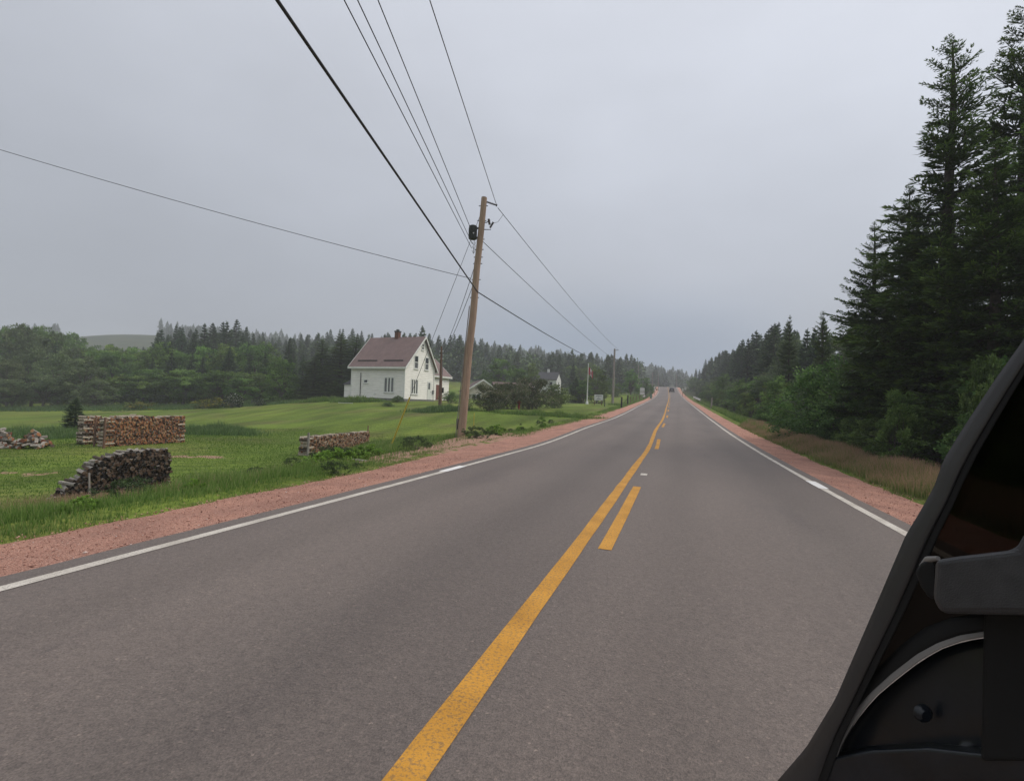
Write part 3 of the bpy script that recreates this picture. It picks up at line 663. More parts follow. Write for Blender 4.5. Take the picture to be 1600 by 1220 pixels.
for i in range(40):    # middle row, mixed
    px = -30+i*14+rr.uniform(-6, 6); d = rr.uniform(88, 100); pt = 548+rr.uniform(-14, 12)
    if 480 < px: break
    if rr.random() < .4: treeat('conifer_tree', SPF[rr.randrange(4)], 10, px, pt-6, d, 'hazy dark conifer in the belt behind the lawn', 'tree', gA)
    else: treeat('leafy_tree', DCF[rr.randrange(3)], 8, px, pt, d, 'mid green leafy tree inside the belt behind the lawn', 'tree', 'leafy trees inside the belt behind the lawn', fat=.95)
# willows at the far left
for px, pt, d, v, fat in ((-25, 552, 78, 0, 1.1), (12, 560, 76, 1, 1.1), (50, 545, 80, 0, 1.0), (92, 552, 77, 0, 1.15), (130, 556, 75, 1, 1.2), (70, 588, 72, 2, 1.4), (20, 592, 72, 2, 1.4), (150, 590, 72, 1, 1.3),(65, 520, 90, 2, 1.0),(28, 505, 95, 1, .8)):
    treeat('willow_tree', WLF[v], 8, px, pt, d, 'rounded grey-green willow in the clump at the far left of the lawn', 'tree', 'willows in the clump at the far left', fat=fat)
for i in range(18):
    px = 178+i*15.5+rr.uniform(-4, 4); pt = 583+rr.uniform(-10, 12); d = rr.uniform(76, 82)
    treeat('leafy_shrub', DCF[rr.randrange(3)], 8, px, pt, d, 'bushy green shrub in the low row along the back of the lawn', 'shrub', 'shrubs along the back of the lawn', fat=1.5, mid='stems')
for px in (236, 262, 300, 318, 352, 388, 410, 452): treeat('conifer_tree', SPF[rr.randrange(3)], 10, px+rr.uniform(-5, 5), rr.uniform(540, 565), rr.uniform(83, 87), 'dark conifer rising among the leafy trees behind the lawn', 'tree', 'conifers among the leafy trees behind the lawn', fat=1.1)
treeat('leafy_tree', DCF[1], 8, 440, 560, 75, 'dark green rounded tree standing forward at the lawn corner left of the spruces', 'tree', fat=1.0)
for px, pt, d, v, lab in ((500, 530, 78, 0, 'left large dark spruce beside the white farmhouse'), (530, 520, 80, 1, 'middle large dark spruce beside the white farmhouse'), (553, 524, 79, 0, 'right large dark spruce, its side hidden by the farmhouse roof'),(490,556,76,1,'lowest outer dark spruce left of the farmhouse group')):
    treeat('spruce_tree', SPN[v], 12, px, pt, d, lab, 'tree', fat=2.2)

# small single plants on the lawn
BSH = make_leafy(51, M_shr, M_bark2, H=3, Rr=2.0, base=.03, nclump=60, nleaf=9000, ls=.11, shape='shrub', stems=5, clump=.95)
LIL = make_leafy(52, M_lil, M_bark2, H=4, Rr=2.6, base=.05, nclump=80, nleaf=19000, ls=.12, shape='shrub', stems=7, clump=.85, flower=.07)
FLB = make_leafy(53, M_flw, M_bark2, H=2, Rr=1.4, base=.02, nclump=40, nleaf=5000, ls=.12, shape='shrub', stems=4, flower=.10)
treeat('flowering_bush', FLB, 2, 364, 611, 66, 'dark round bush speckled with white blossom at the back of the lawn', 'bush', fat=1.0)
treeat('flowering_bush', FLB, 2, 404, 621, 68, 'little white blossoming bush left of the rounded tree', 'bush', fat=.9)
treeat('lilac_bush', LIL, 4, 768, 599, 45, 'grey-green lilac bush nearest the tall utility pole', 'bush', fat=1.0)
treeat('lilac_bush', LIL, 4, 796, 598, 50, 'brownish lilac bush in the middle of the lawn group', 'bush', fat=1.05)
treeat('lilac_bush', LIL, 4, 828, 590, 53, 'pink-tipped lilac bush right of the red hydrant', 'bush', fat=1.05)
treeat('garden_bush', BSH, 3, 868, 602, 58, 'dense green bush between the lilacs and the flagpole', 'bush', fat=1.1)
treeat('garden_bush', BSH, 3, 703, 612, 62, 'green bush against the right corner of the farmhouse', 'bush', fat=1.0)
treeat('garden_bush', BSH, 3, 622, 618, 61, 'low bush under the farmhouse windows', 'bush', fat=1.3)
treeat('garden_bush', BSH, 3, 606, 632, 55, 'tiny round bush alone on the lawn before the farmhouse', 'bush', fat=1.2)
treeat('garden_bush', BSH, 3, 864, 623, 64, 'small pale garden bush behind the drive near the flagpole', 'bush', fat=1.1)
treeat('young_fir', SPF[1], 10, 120, 620, 32, 'young pale fir alone on the lawn behind the firewood', 'tree', fat=1.1)
for px, pt, d, v, fat, lab in ((830, 568, 112, 1, .8, 'light green round tree left of the far white house'), (780, 560, 110, 0, 1.2, 'wide leafy tree behind the beige bungalow'),
        (810, 574, 100, 2, 1.1, 'bright leafy tree right behind the bungalow roof'), (905, 592, 92, 2, 1.0, 'dark leafy tree between far white house and flagpole'), (932, 576, 98, 0, 1.0, 'bright green leafy tree right behind the flag'),
        (912, 600, 88, 2, 1.0, 'bushy green tree directly behind the flagpole'), (985, 577, 122, 1, 1.0, 'broad bright green tree above the white sign boards'), (1008, 590, 135, 0, 1.0, 'leafy tree to the right of the broad bright green one'),
        (960, 605, 112, 1, 1.2, 'low reddish green thicket tree behind the grey pole'), (755,585,120,2,1.1,'leafy tree just right of the tall utility pole')):
    treeat('leafy_tree', DCF[v], 8, px, pt, d, lab, 'tree', fat=fat)
treeat('spruce_tree', SPF[1], 10, 899, 588, 90, 'small dark spruce left of the flagpole', 'tree', fat=1.2)
# both sides near the crest
for i in range(26):
    y = 120+i*7+rr.uniform(-2, 2); x = float(RX(y))-rr.uniform(12, 34) ; z = gz(x, y); 
    k = rr.random() < .45
    plant('conifer_tree' if k else 'leafy_tree', (SPF if k else DCF)[rr.randrange(3)], (x, y, z-.1), rr.uniform(4, 9), 10 if k else 8, ('hazy conifer' if k else 'hazy leafy tree')+' on the left slope near the crest of the road', 'tree', ('conifers' if k else 'leafy trees')+' on the left slope near the crest')

# ------------------------------------------------------------------ far hill forest (one mass)
def far_forest():
    rg = np.random.default_rng(77); var = []
    for s, r in ((61, 2.0), (62, 2.5), (63, 1.6)):
        V, Fq, A, _ = spruce_data(s, H=10, Rr=r, nb=60, step=.6, tl=.85, tw=.42, z0=.05, irregular=.4, per=1); var.append((V, A))
    lv = []
    for s in (64, 65):
        q = np.random.default_rng(s); n = 320; u = q.normal(size=(n, 3)); u /= np.linalg.norm(u, axis=1, keepdims=True); p = u*(q.uniform(.4, 1, n)**.5)[:, None]*np.array([2.8, 2.8, 3.6])*(1+.2*np.sin(3*u[:, :1]*4))+[0, 0, 4.4]
        V, _f = tufts(p, q.normal(size=(n, 3)), q.uniform(.6, 1.2, n), q.uniform(.5, .9, n), q); lv.append((V, np.repeat(np.clip(.6+q.normal(size=n)*.2, 0, 1), 4)))
    VV = []; AA = []
    n = 0
    while n < 2300:
        px = rg.uniform(-120, 1230); d = rg.uniform(150, 520)**1.0
        if px < 400 and d < 170: continue
        p = U(px, hor(px), d); x, y = p[0], p[1]
        if y < 430 and abs(x-float(RX(y))) < 14: continue
        if 90 < px < 245 and d > 160: continue
        if px > 700 and d < 165: continue
        z = gz(x, y); s = rg.uniform(.75, 1.35)
        V, A = var[rg.integers(3)] if rg.random() < .72 else lv[rg.integers(2)]
        if len(V) == 0: continue
        a = rg.uniform(0, 6.28); c, s_ = math.cos(a), math.sin(a); sh = rg.normal()*.10
        W = np.stack([(V[:, 0]*c-V[:, 1]*s_)*s, (V[:, 0]*s_+V[:, 1]*c)*s, V[:, 2]*s*rg.uniform(.85, 1.2)], -1)+[x, y, z-.3]
        VV.append(W); AA.append(np.clip(A+sh, 0, 1)); n += 1
    VV = np.concatenate(VV); AA = np.concatenate(AA)
    return fastmesh('forest', VV, np.arange(len(VV)).reshape(-1, 4), M_far, v=AA)
M_far = leafmat('far_forest_foliage', [(0, (0.031, 0.054, 0.027)), (.4, (0.054, 0.088, 0.041)), (.75, (0.088, 0.136, 0.054)), (1, (0.145, 0.204, 0.071))], .2, 0)
tag(link('forest', far_forest()), kind='stuff', label='hazy mixed forest covering the far hillside', cat='forest')

# ------------------------------------------------------------------ tall grass
def grass(name, pts, H, W, m, seed, label=None, lean=.35, heads=0.0):
    rg = np.random.default_rng(seed); n = len(pts); pts = np.asarray(pts)
    h = np.asarray(H)*rg.uniform(.55, 1.25, n); w_ = W*rg.uniform(.7, 1.3, n); az = rg.uniform(0, 6.28, n); ln = rg.uniform(.05, lean, n)*h; az2 = rg.uniform(0, 6.28, n)
    sx = np.stack([np.cos(az), np.sin(az), np.zeros(n)], -1)*w_[:, None]*.5; lx = np.stack([np.cos(az2), np.sin(az2), np.zeros(n)], -1)*ln[:, None]
    up = np.array([0, 0, 1.])
    A = pts-sx; B = pts+sx; Cc = pts+sx*.8+lx*.35+up*(h*.55)[:, None]; D = pts-sx*.8+lx*.35+up*(h*.55)[:, None]
    E = pts+sx*.12+lx+up*h[:, None]; E2 = pts-sx*.12+lx+up*h[:, None]
    V = np.stack([A, B, Cc, D, E, E2], 1).reshape(-1, 3); o = np.arange(n)[:, None]*6
    Fq = np.concatenate([o+[0, 1, 2, 3], o+[3, 2, 4, 5]]); col = rg.normal(.42, .16, n)
    a = np.stack([col-.25, col-.25, col, col, col+.25, col+.25], 1)
    if heads:
        hh = rg.random(n) < heads; a[hh] = np.stack([col-.2, col-.2, col+.1, col+.1, np.full(n, 1.), np.full(n, 1.)], 1)[hh]
    return tag(link(name, fastmesh(name, V, Fq, m, v=np.clip(a, 0, 1).ravel())), kind='stuff', label=label, cat='grass' if label else None)
M_gr = leafmat('tall_grass', [(0, (0.066, 0.123, 0.024)), (.45, (0.132, 0.231, 0.046)), (.75, (0.207, 0.297, 0.075)), (.93, (0.330, 0.330, 0.149)), (1, (0.446, 0.347, 0.215))], .4, 0)
M_gr2 = leafmat('reddish_grass', [(0, (.09, .14, .03)), (.4, (.17, .22, .06)), (.7, (.32, .24, .13)), (1, (.50, .29, .215))], .4, 0)
M_lg = leafmat('lawn_blades', [(0, (0.052, 0.115, 0.016)), (.5, (0.098, 0.184, 0.025)), (1, (0.172, 0.241, 0.052))], .4, 0)
rg = np.random.default_rng(3)
def scatter(n, y0, y1, o0, o1, dens=None, clumps=0):
    y = y0+(y1-y0)*rg.random(n)**1.5; o = rg.uniform(o0, o1, n)
    if clumps:
        k = rg.random(n) < .75; cy_ = rg.uniform(y0, y1, clumps); co = rg.uniform(o0, o1, clumps); j = rg.integers(0, clumps, n)
        y = np.where(k, cy_[j]+rg.normal(size=n)*.16, y); o = np.where(k, co[j]+rg.normal(size=n)*.12, o)
    x = RX(y)+o
    return np.stack([x, y, ground_z(x, y)-.02], -1)
def noisef(x, y): return np.sin(x*1.7+1.3*np.sin(y*.9))*np.sin(y*1.1+np.sin(x*1.3)*1.2)
# left verge between shoulder and lawn
p = scatter(60000, 1.5, 24, -8.4, -5.15, clumps=900); p = p[(p[:, 0]-RX(p[:, 1])) < -edge(p[:, 1])+.12]; off = p[:, 0]-RX(p[:, 1])
ok = ~((p[:, 1] > 10.8) & (off < -6.15) & (off > -7.9) & (rg.random(len(p)) < .90)); p = p[ok]; off = off[ok]
off = off+edge(p[:, 1])-5.25; hh = .07+(.16+.22*np.clip(noisef(p[:, 0]*1.9+4, p[:, 1]*.9), 0, 1))*sstep(-5.15, -6.3, off)*1.0*(.7+.5*noisef(p[:, 0], p[:, 1])); grass('tall_grass', p, np.clip(hh, .05, .45), .008, M_gr, 5, 'tall seeding grass between the left gravel shoulder and the lawn', heads=.28)
p = scatter(9000, 22, 75, -6.5, -5.3, clumps=300); grass('verge_grass', p, .12, .016, M_gr, 6, 'rough green grass along the left verge past the utility pole', heads=.08)
p = scatter(7000, 75, 190, -8, -5.3); grass('verge_grass', p, .25, .05, M_gr, 61, 'rough grass on the far left verge', heads=.08)
# right verge: reddish seeding grass
p = scatter(80000, 4.5, 40, 5.25, 7.0, clumps=1100); off = p[:, 0]-RX(p[:, 1])
grass('reddish_grass', p, np.clip(.22+.22*sstep(5.3, 6.0, off)+.08*noisef(p[:, 0], p[:, 1]), .1, .6), .010, M_gr2, 8, 'reddish seeding grass along the right gravel shoulder', heads=.6)
p = scatter(20000, 30, 120, 5.6, 8.6); grass('verge_grass', p, .4, .03, M_gr, 9, 'green grass along the far right verge', heads=.2)
# lawn blades: short close turf
def lawnpts(n, box, keep=None):
    x = rg.uniform(box[0], box[1], n); y = rg.uniform(box[2], box[3], n)
    ok = (x-RX(y) < -6.5); x, y = x[ok], y[ok]
    if keep is not None:
        k = keep(x, y); x, y = x[k], y[k]
    return np.stack([x, y, ground_z(x, y)-.01], -1)
p = lawnpts(110000, (-34, -7, 0, 30), lambda x, y: ~((x-RX(y) > -8.0) & (y > 10.5) & (y < 25))); grass('lawn_turf', p, .055+.02*noisef(p[:, 0]*.4, p[:, 1]*.4), .016, M_lg, 12, 'short mown turf of the lawn')
# patches of long unmown grass on the lawn
def patch(px, depth, rx, ry, h, n, seed, label, wdt=.03, m=M_gr):
    g = G(px, depth); q = rg.normal(size=(n, 2))*.45; x = g[0]+q[:, 0]*rx; y = g[1]+q[:, 1]*ry
    e_ = np.exp(-(q[:, 0]**2+q[:, 1]**2)*1.0)*(.62+.38*noisef(x*2.1+seed, y*1.7))*rg.uniform(.6, 1.2, n); pp = np.stack([x, y, ground_z(x, y)-.02], -1)
    grass('long_grass', pp, h*(.25+.7*e_), wdt, m, seed, label, heads=.10)
M_rush = leafmat('rush_grass', [(0, (0.052, 0.104, 0.031)), (.5, (0.104, 0.182, 0.055)), (1, (0.192, 0.260, 0.104))], .35, 0)
patch(60, 28, 5.0, 2.2, .65, 9000, 21, 'patch of dark long grass left of the firewood stacks', m=M_rush)
patch(335, 33, 3.0, 1.8, .75, 8000, 22, 'patch of dark long grass in the middle of the lawn', m=M_rush)
patch(688, 46, 2.6, 1.8, .8, 6000, 23, 'mound of long grass around the weathered yard pole', m=M_rush)
patch(628, 28, 2.4, 2.2, .5, 11000, 24, 'bright weedy grass left of the utility pole base', .022)
patch(600, 19.5, 2.0, 1.2, .4, 7000, 25, 'weedy grass behind the gravel pull-off', .02)
patch(350, 10.8, 1.6, 1.0, .38, 6000, 26, 'dark grass tuft on the left verge', .016)
patch(560, 62, 3.5, .8, .9, 3500, 27, 'long grass along the farmhouse wall', .05)
patch(500, 66, 3.5, .8, .9, 3000, 28, 'long grass by the farmhouse annex', .05)
patch(860, 42, 5, 1.2, .6, 5000, 29, 'long grass along the verge before the garden', .03)
for i, (a_x, dd) in enumerate(((30, 71), (110, 71), (200, 72), (280, 73), (340, 73), (420, 73))):
    patch(a_x, dd, 9, 1.8, .75, 4500, 40+i, 'rough unmown grass edge in front of the tree belt', .09, m=M_rush)
p = G(170, 9.4); q_ = rg.normal(size=(5000, 2)); x = p[0]+q_[:, 0]*.95; y = p[1]+q_[:, 1]*.55; ok = x-RX(y) < -5.5; x, y = x[ok], y[ok]
grass('reddish_grass', np.stack([x, y, ground_z(x, y)-.02], -1), .22, .008, M_gr2, 90, 'reddish seeding grass in front of the dark firewood stack', heads=.7)
# weeds on the verge near the third wood pile
WEED = make_leafy(71, leafmat('bright_weed_leaves', [(0, (.10, .18, .03)), (.5, (.19, .33, .05)), (1, (.28, .42, .08))], .4, .1), M_bark2, H=.6, Rr=.5, base=.0, nclump=26, nleaf=1400, ls=.085, shape='shrub', stems=5)
WEED2 = make_leafy(72, leafmat('dark_weed_leaves', [(0, (.03, .05, .018)), (.5, (.055, .09, .03)), (1, (.10, .15, .05))], .35, .1), M_bark2, H=.9, Rr=.8, base=.0, nclump=44, nleaf=5200, ls=.045, shape='shrub', stems=9)
for px, pt, d, ms, Hm, lab in ((522, 694, 15.5, WEED2, .9, 'dark feathery bush before the low firewood stack'), (535, 698, 15.0, WEED2, .9, 'lower dark feathery bush just right of the first one'), (508, 724, 13.6, WEED, .6, 'bright broad leafed weed left of the gravel pull-off'), (540, 714, 14, WEED, .6, 'largest bright broad leafed weed at the shoulder edge'),
        (575, 719, 14.6, WEED, .6, 'bright weed right of the largest broad leafed one'), (212, 784, 8.6, WEED2, .9, 'small dark weed in the grass below the grey firewood'), (775, 680, 23, WEED, .6, 'weed on the verge right of the pole base'), (745, 688, 21, WEED2, .9, 'low weed at the foot of the utility pole'), (650, 716, 17, WEED2, .9, 'weed in the middle of the gravel pull-off')):
    treeat('weed', ms, Hm, px, pt, d, lab, 'weed', fat=1.0, mid='stems')
for i in range(46):
    y = 3.2+i*.62*(1+i*.008)+rr.uniform(-.3, .3); o_ = -edge(y)-rr.choice([rr.uniform(.15, .6), rr.uniform(.8, 3.0), rr.uniform(.8, 3.0)])
    if y > 10.5 and y < 25: o_ = -rr.uniform(8.1, 10.5)
    x = float(RX(y))+o_; w2 = rr.random() < .6
    plant('weed', WEED2 if w2 else WEED, (x, y, gz(x, y)-.03), rr.uniform(.12, .30), .9 if w2 else .6, 'small leafy weed among the grass of the left verge', 'weed', 'small weeds in the grass of the left verge', fat=rr.uniform(.6, 1.1), mid='stems')
M_gold = leafmat('yellow_blossom', [(0, (.06, .10, .02)), (.5, (.14, .16, .03)), (1, (.45, .33, .03))], .3, 0)
GLD = make_leafy(73, M_gold, M_bark2, H=1.2, Rr=1.6, base=.0, nclump=30, nleaf=1800, ls=.14, shape='shrub', stems=5)
for i, (px, pt, d) in enumerate(((222, 628, 70), (345, 622, 70), (322, 630, 70))): treeat('goldenrod', GLD, 1.2, px, pt, d, ['yellow flowering clump at the edge of the lawn above the brown firewood', 'yellow flowering clump beside the dark blossoming bush', 'paler yellow clump left of the dark blossoming bush'][i], 'flowers', fat=1.8, mid='stems')

# ================================================================== objects
class OB(MB):
    """mesh builder whose points are given in the world and stored relative to a thing's base"""
    def __init__(s, org): super().__init__(); s.org = Vector([float(c) for c in org])
    def build(s, *a, **k):
        s.v = [tuple(Vector(v)-s.org) for v in s.v]; return super().build(*a, **k)
V3 = lambda p: Vector([float(c) for c in p])
M_wood = mat('pole_wood', (.43, .31, .225), .85, (.30, .215, .155), 3, bump=.7, bscale=20, stretch=(6, 6, .5))
M_woodg = mat('grey_pole_wood', (.34, .31, .28), .9, (.22, .19, .165), 3, bump=.5, stretch=(5, 5, .5))
M_brown = mat('weathered_brown_wood', (.21, .115, .08), .9, (.10, .07, .05), 4, bump=.4, stretch=(5, 5, .6))
M_steel = mat('galvanised_steel', (.30, .31, .32), .5, (.2, .2, .21), 20, metal=.7)
M_dsteel = mat('dark_steel', (.035, .037, .036), .55, (.02, .02, .02), 12, metal=.3)
M_wire = mat('wire', (.045, .045, .05), .7, (.03, .03, .033), 20)
M_wire2 = mat('grey_wire', (.12, .12, .13), .7, (.09, .09, .1), 20)
M_xf = mat('transformer_paint', (.045, .052, .045), .6, (.025, .03, .026), 8)
M_white = mat('white_paint', (.74, .74, .72), .6, (.62, .62, .6), 3)
M_yelp = mat('yellow_plastic', (.62, .47, .07), .6, (.48, .35, .05), 8)
M_porc = mat('insulator', (.10, .09, .085), .3, (.07, .06, .06), 20)

# ------------------------------------------------------------------ main utility pole
b0 = G(722, 22.3); pb = V3(b0)
top = V3(U(756.5, 309, 22.0))
ax = (top-pb).normalized(); PL = (top-pb).length
def pp(f): return pb+ax*PL*f
def ppix(py):        # fraction of the pole at image row py
    lo, hi = 0., 1.
    for _ in range(30):
        m_ = (lo+hi)/2
        if P(pp(m_))[1] > py: lo = m_
        else: hi = m_
    return (lo+hi)/2
camr = V3(C2W @ np.array([1, 0, 0])); camu = Vector((0, 0, 1))
pole = thing('utility_pole', pb, 'tall leaning brown wooden utility pole with transformer beside the road', 'utility pole')
mb = OB(pb); n = 14
mb.tube([pb-ax*.4]+[pp(i/n)+Vector((.015*math.sin(i*1.1), .012*math.cos(i*1.7), 0)) for i in range(n+1)], [.185]+[.178-.058*i/n for i in range(n+1)], 18); mb.build('shaft', M_wood, pole)
mb = OB(pb); mb.tube([pp(1.0), pp(1.0)+ax*.02], [.118, .10], 14); mb.build('top_cap', M_dsteel, pole)
mb = OB(pb); sdv = -camr*.17+V3(C2W @ np.array([0, 0, 1]))*.05
mb.tube([pp(0)+sdv*1.25, pp(.30)+sdv*1.12, pp(.55)+sdv], .022, 8); mb.build('conduit', M_woodg, pole)
mb = OB(pb)
mb.box(pp(.055)-camr*.20, (.07, .07, .45)); mb.build('ground_cover', M_dsteel, pole)
# transformer can on the left side
tf = ppix(364); tcn = pp(tf)-camr*.33
mb = OB(pb); h_ = .27; mb.tube([tcn-camu*h_, tcn-camu*(h_-.03), tcn+camu*(h_-.05), tcn+camu*h_], [.155, .17, .17, .16], 20); tr = mb.build('transformer', M_xf, pole)
mb = OB(pb); mb.tube([tcn+camu*h_, tcn+camu*(h_+.04)], [.175, .12], 20); mb.build('lid', M_xf, tr)
mb = OB(pb)
for k in (-.2, .2): mb.box(tcn+camr*.2+camu*k, (.2, .06, .05), Matrix.Rotation(-R(17), 3, 'Z'))
mb.build('bracket', M_dsteel, tr)
mb = OB(pb); bk = V3(C2W @ np.array([0, 0, 1]))
for k in range(9): a = R(-80+20*k); mb.tube([tcn+(camr*math.sin(a)+bk*math.cos(a))*.172-camu*.22, tcn+(camr*math.sin(a)+bk*math.cos(a))*.172+camu*.2], .008, 4)
mb.build('cooling_fins', M_xf, tr)
mb = OB(pb); mb.box(tcn+bk*.175+camr*.03-camu*.06, (.09, .01, .05), Matrix.Rotation(-R(17), 3, 'Z')); mb.build('plate', M_white, tr)
mb = OB(pb); mb.tube([tcn+camr*.1+camu*(h_-.1), pp(ppix(359))+camr*.4], .012, 6); mb.build('high_voltage_lead', M_wire, pole)
# top stand-off insulator
i0 = pp(ppix(314)); i1 = V3(U(776, 321, 22.0))
mb = OB(pb); mb.tube([i0, i0.lerp(i1, .25)], .018, 6); d_ = i1-i0
for k in range(7): c = i0.lerp(i1, .28+.09*k); mb.tube([c-d_*.012, c+d_*.012], .045, 10)
mb.tube([i0.lerp(i1, .25), i1], .028, 8); mb.tube([i1-d_*.04, i1+d_*.04], .05, 8); mb.build('insulator', M_porc, pole)
# fused cutout and lightning arrester
q = pp(ppix(347)); mb = OB(pb); a1 = V3(U(760, 348, 22.0)); a2 = V3(U(766, 344, 22)); a3 = V3(U(768, 357, 22))
mb.tube([q, a1], .02, 6); mb.tube([a1, a2], .02, 6); mb.build('cutout_bracket', M_dsteel, pole)
for (p0, p1, r) in ((V3(U(763.5, 343, 22)), V3(U(765, 350.5, 22)), .05), (V3(U(770.5, 348, 22)), V3(U(766, 355.5, 22)), .045)):
    mb = OB(pb)
    for k in range(6): c = p0.lerp(p1, k/5.); dv = (p1-p0).normalized()*.014; mb.tube([c-dv, c+dv], r, 10)
    mb.tube([p0, p1], r*.6, 8); mb.build('fused_cutout', M_porc, pole)
mb = OB(pb); mb.tube([V3(U(766, 358, 22)), V3(U(767, 359, 22)), V3(U(752, 359, 22))], .012, 5); mb.tube([V3(U(770, 349, 22)), V3(U(778, 347, 22)), V3(U(786, 336, 21.8))], .008, 4); mb.build('jumper_wire', M_wire, pole)
# bolts, rack and drip loops on the left side
mb = OB(pb)
for py in (322, 345, 374, 390, 402, 412, 437, 465): c = pp(ppix(py)); mb.tube([c-camr*.19, c+camr*.19], .018, 6)
mb.build('bolt', M_dsteel, pole)
mb = OB(pb)
for k, py in enumerate((377, 383, 390)):
    c = pp(ppix(py))-camr*.15; e_ = V3(U(737.5, py+1, 22)); low = (c+e_)/2-camu*.16; mb.tube([c, c.lerp(low, .6)+Vector((0, 0, -.03)), low, e_.lerp(low, .5)-camu*.02, e_], .008, 5)
mb.tube([pp(ppix(375))-camr*.24, pp(ppix(396))-camr*.22], .012, 5); mb.build('drip_loops', M_wire, pole)

# ------------------------------------------------------------------ wires
wd = V3(C2W @ np.array([math.sin(R(5.2)), 0, -math.cos(R(5.2))])); wd.z = 0; wd.normalize()    # run of the line behind the viewer
def plane_pt(A, pix, dirv):
    """point of the vertical plane through A along dirv seen at pix"""
    r = V3(C2W @ np.array([(pix[0]-800)/F, (610-pix[1])/F, -1.])); nrm = dirv.cross(Vector((0, 0, 1)))
    k = (A-V3(CAMP)).dot(nrm)/r.dot(nrm); return V3(CAMP)+r*k
def cable(A, B, sag, rad, n=24): return [A.lerp(B, i/n)-Vector((0, 0, 1))*(4*sag*(i/n)*(1-i/n)) for i in range(n+1)]
def wire(name, pts, rad, label, m=None, cat='wire', group=None):
    o = OB(pts[0]); o.tube(pts, rad, 6); ob = o.build(name, m or M_wire); ob.location = pts[0]; return tag(ob, label, cat, group)
att = {}
def backwire(apx, depth, pix, rad, label, m=None, ext=1.5, name='overhead_wire'):
    A = V3(U(*apx, depth)); B = plane_pt(A, pix, wd); E = A+(B-A)*ext
    wire(name, [A.lerp(E, i/30.) for i in range(31)], rad, label, m)
backwire((746, 456), 21.9, (432, -1), .026, 'thick black cable running from the pole over the viewer', name='telephone_cable')
backwire((776, 321), 22.0, (671, -1), .012, 'single wire from the pole top insulator over the road, rightmost above', M_wire2)
backwire((741, 371), 22.0, (590, -1), .012, 'rightmost of the three close wires leading to the transformer', M_wire)
backwire((738, 381), 22.0, (558, -1), .012, 'middle one of the three close wires leading to the transformer', M_wire)
backwire((737, 388), 22.0, (537, -1), .012, 'leftmost of the three close wires leading to the transformer', M_wire)
# second pole down the road
def far_pole(base, topz, r, label, m=M_woodg, arm=True, group=None):
    base = V3(base); t_ = thing('utility_pole', base, label, 'utility pole', group=group); tp = V3(topz)
    mb = OB(base); mb.tube([base-Vector((0, 0, .3)), base, base.lerp(tp, .5), tp], [r*1.15, r*1.1, r*.9, r*.7], 12); mb.build('shaft', m, t_)
    mb = OB(base); mb.tube([tp-Vector((0, 0, .3)), tp-Vector((0, 0, .3))+camr*.7+Vector((0, 0, .1))], .05, 6); mb.tube([tp-Vector((0, 0, 1.9))-camr*.1, tp-Vector((0, 0, 1.9))+camr*.3], .07, 6); mb.build('insulator', M_porc, t_)
    return t_
p2 = V3(G(957, 96)); p2t = V3(U(960.5, 545, 96))
far_pole(p2, p2t, .22, 'pale grey utility pole by the road behind the white notice board')
wire('overhead_wire', cable(V3(U(778, 325, 22)), V3(U(966, 546, 96)), .45, 0)[0:], .014, 'upper wire running from the pole top to the far grey pole', M_wire2)
wire('overhead_wire', cable(V3(U(754, 377, 22)), V3(U(962, 563, 96)), .35, 0), .014, 'middle wire running from below the transformer to the far grey pole', M_wire2)
wire('telephone_cable', cable(V3(U(746, 456, 22)), V3(U(960, 572, 96)), .55, 0), .024, 'black telephone cable sagging on ahead from the tall pole')
wire('service_wire', cable(V3(U(735, 435, 21.9)), V3(U(-60, 216, 21)), .15, 0, 40), .012, 'long thin wire running off to the left edge of the sky', M_wire)
yp = V3(G(687.5, 49)); ypt = V3(U(690, 541, 49))
for (a, b_, sg, lab) in (((742, 415), (690, 549), .5, 'upper of the two service wires dropping to the yard pole'), ((739, 446), (690, 556), .35, 'lower of the two service wires dropping to the yard pole')):
    wire('service_wire', cable(V3(U(*a, 22)), V3(U(*b_, 49)), sg, 0), .013, lab, M_wire)
gs = V3(G(614, 23.5)); gs0 = gs.copy(); ge = V3(U(637, 619, 23.3))
gt = pp(ppix(325))
wire('guy_wire', [gs, gs.lerp(gt, .5), gt], .010, 'thin steel guy wire from the pole top to the yellow guard', M_wire)
t_ = thing('guy_guard', gs, 'slanted yellow plastic guard around the lower end of the guy wire', 'guy guard')
gdir = (gt-gs).normalized(); mb = OB(gs); mb.tube([gs-gdir*.1, gs+gdir*((ge-gs).length+.02)], .038, 8); mb.build('guard_tube', M_yelp, t_)
mb = OB(gs); mb.tube([gs+gdir*.05, gs-gdir*.3], .015, 6); mb.build('anchor_rod', M_steel, t_)
# yard pole
t_ = thing('yard_pole', yp, 'weathered brown service pole in front of the farmhouse corner', 'pole')
mb = OB(yp); mb.tube([yp-Vector((0, 0, .3)), yp.lerp(ypt, .3)+Vector((.03, 0, 0)), yp.lerp(ypt, .62), ypt.lerp(yp, .0)], [.17, .15, .12, .07], 10); mb.build('shaft', M_brown, t_)
mb = OB(yp); ms_ = yp.lerp(ypt, .45); mb.tube([ms_+camr*.14, ms_.lerp(ypt, .9)+camr*.14, ypt+camr*.05+Vector((0, 0, .15))], .035, 6); mb.build('service_mast', M_steel, t_)
mb = OB(yp)
for k in (.80, .86, .92): c = yp.lerp(ypt, k); mb.tube([c-camr*.2, c+camr*.2], .04, 6)
mb.build('insulator', M_white, t_)
mb = OB(yp); c = yp.lerp(ypt, .30)+camr*.2; mb.box(c, (.22, .16, .5)); mb.build('meter_box', M_dsteel, t_)

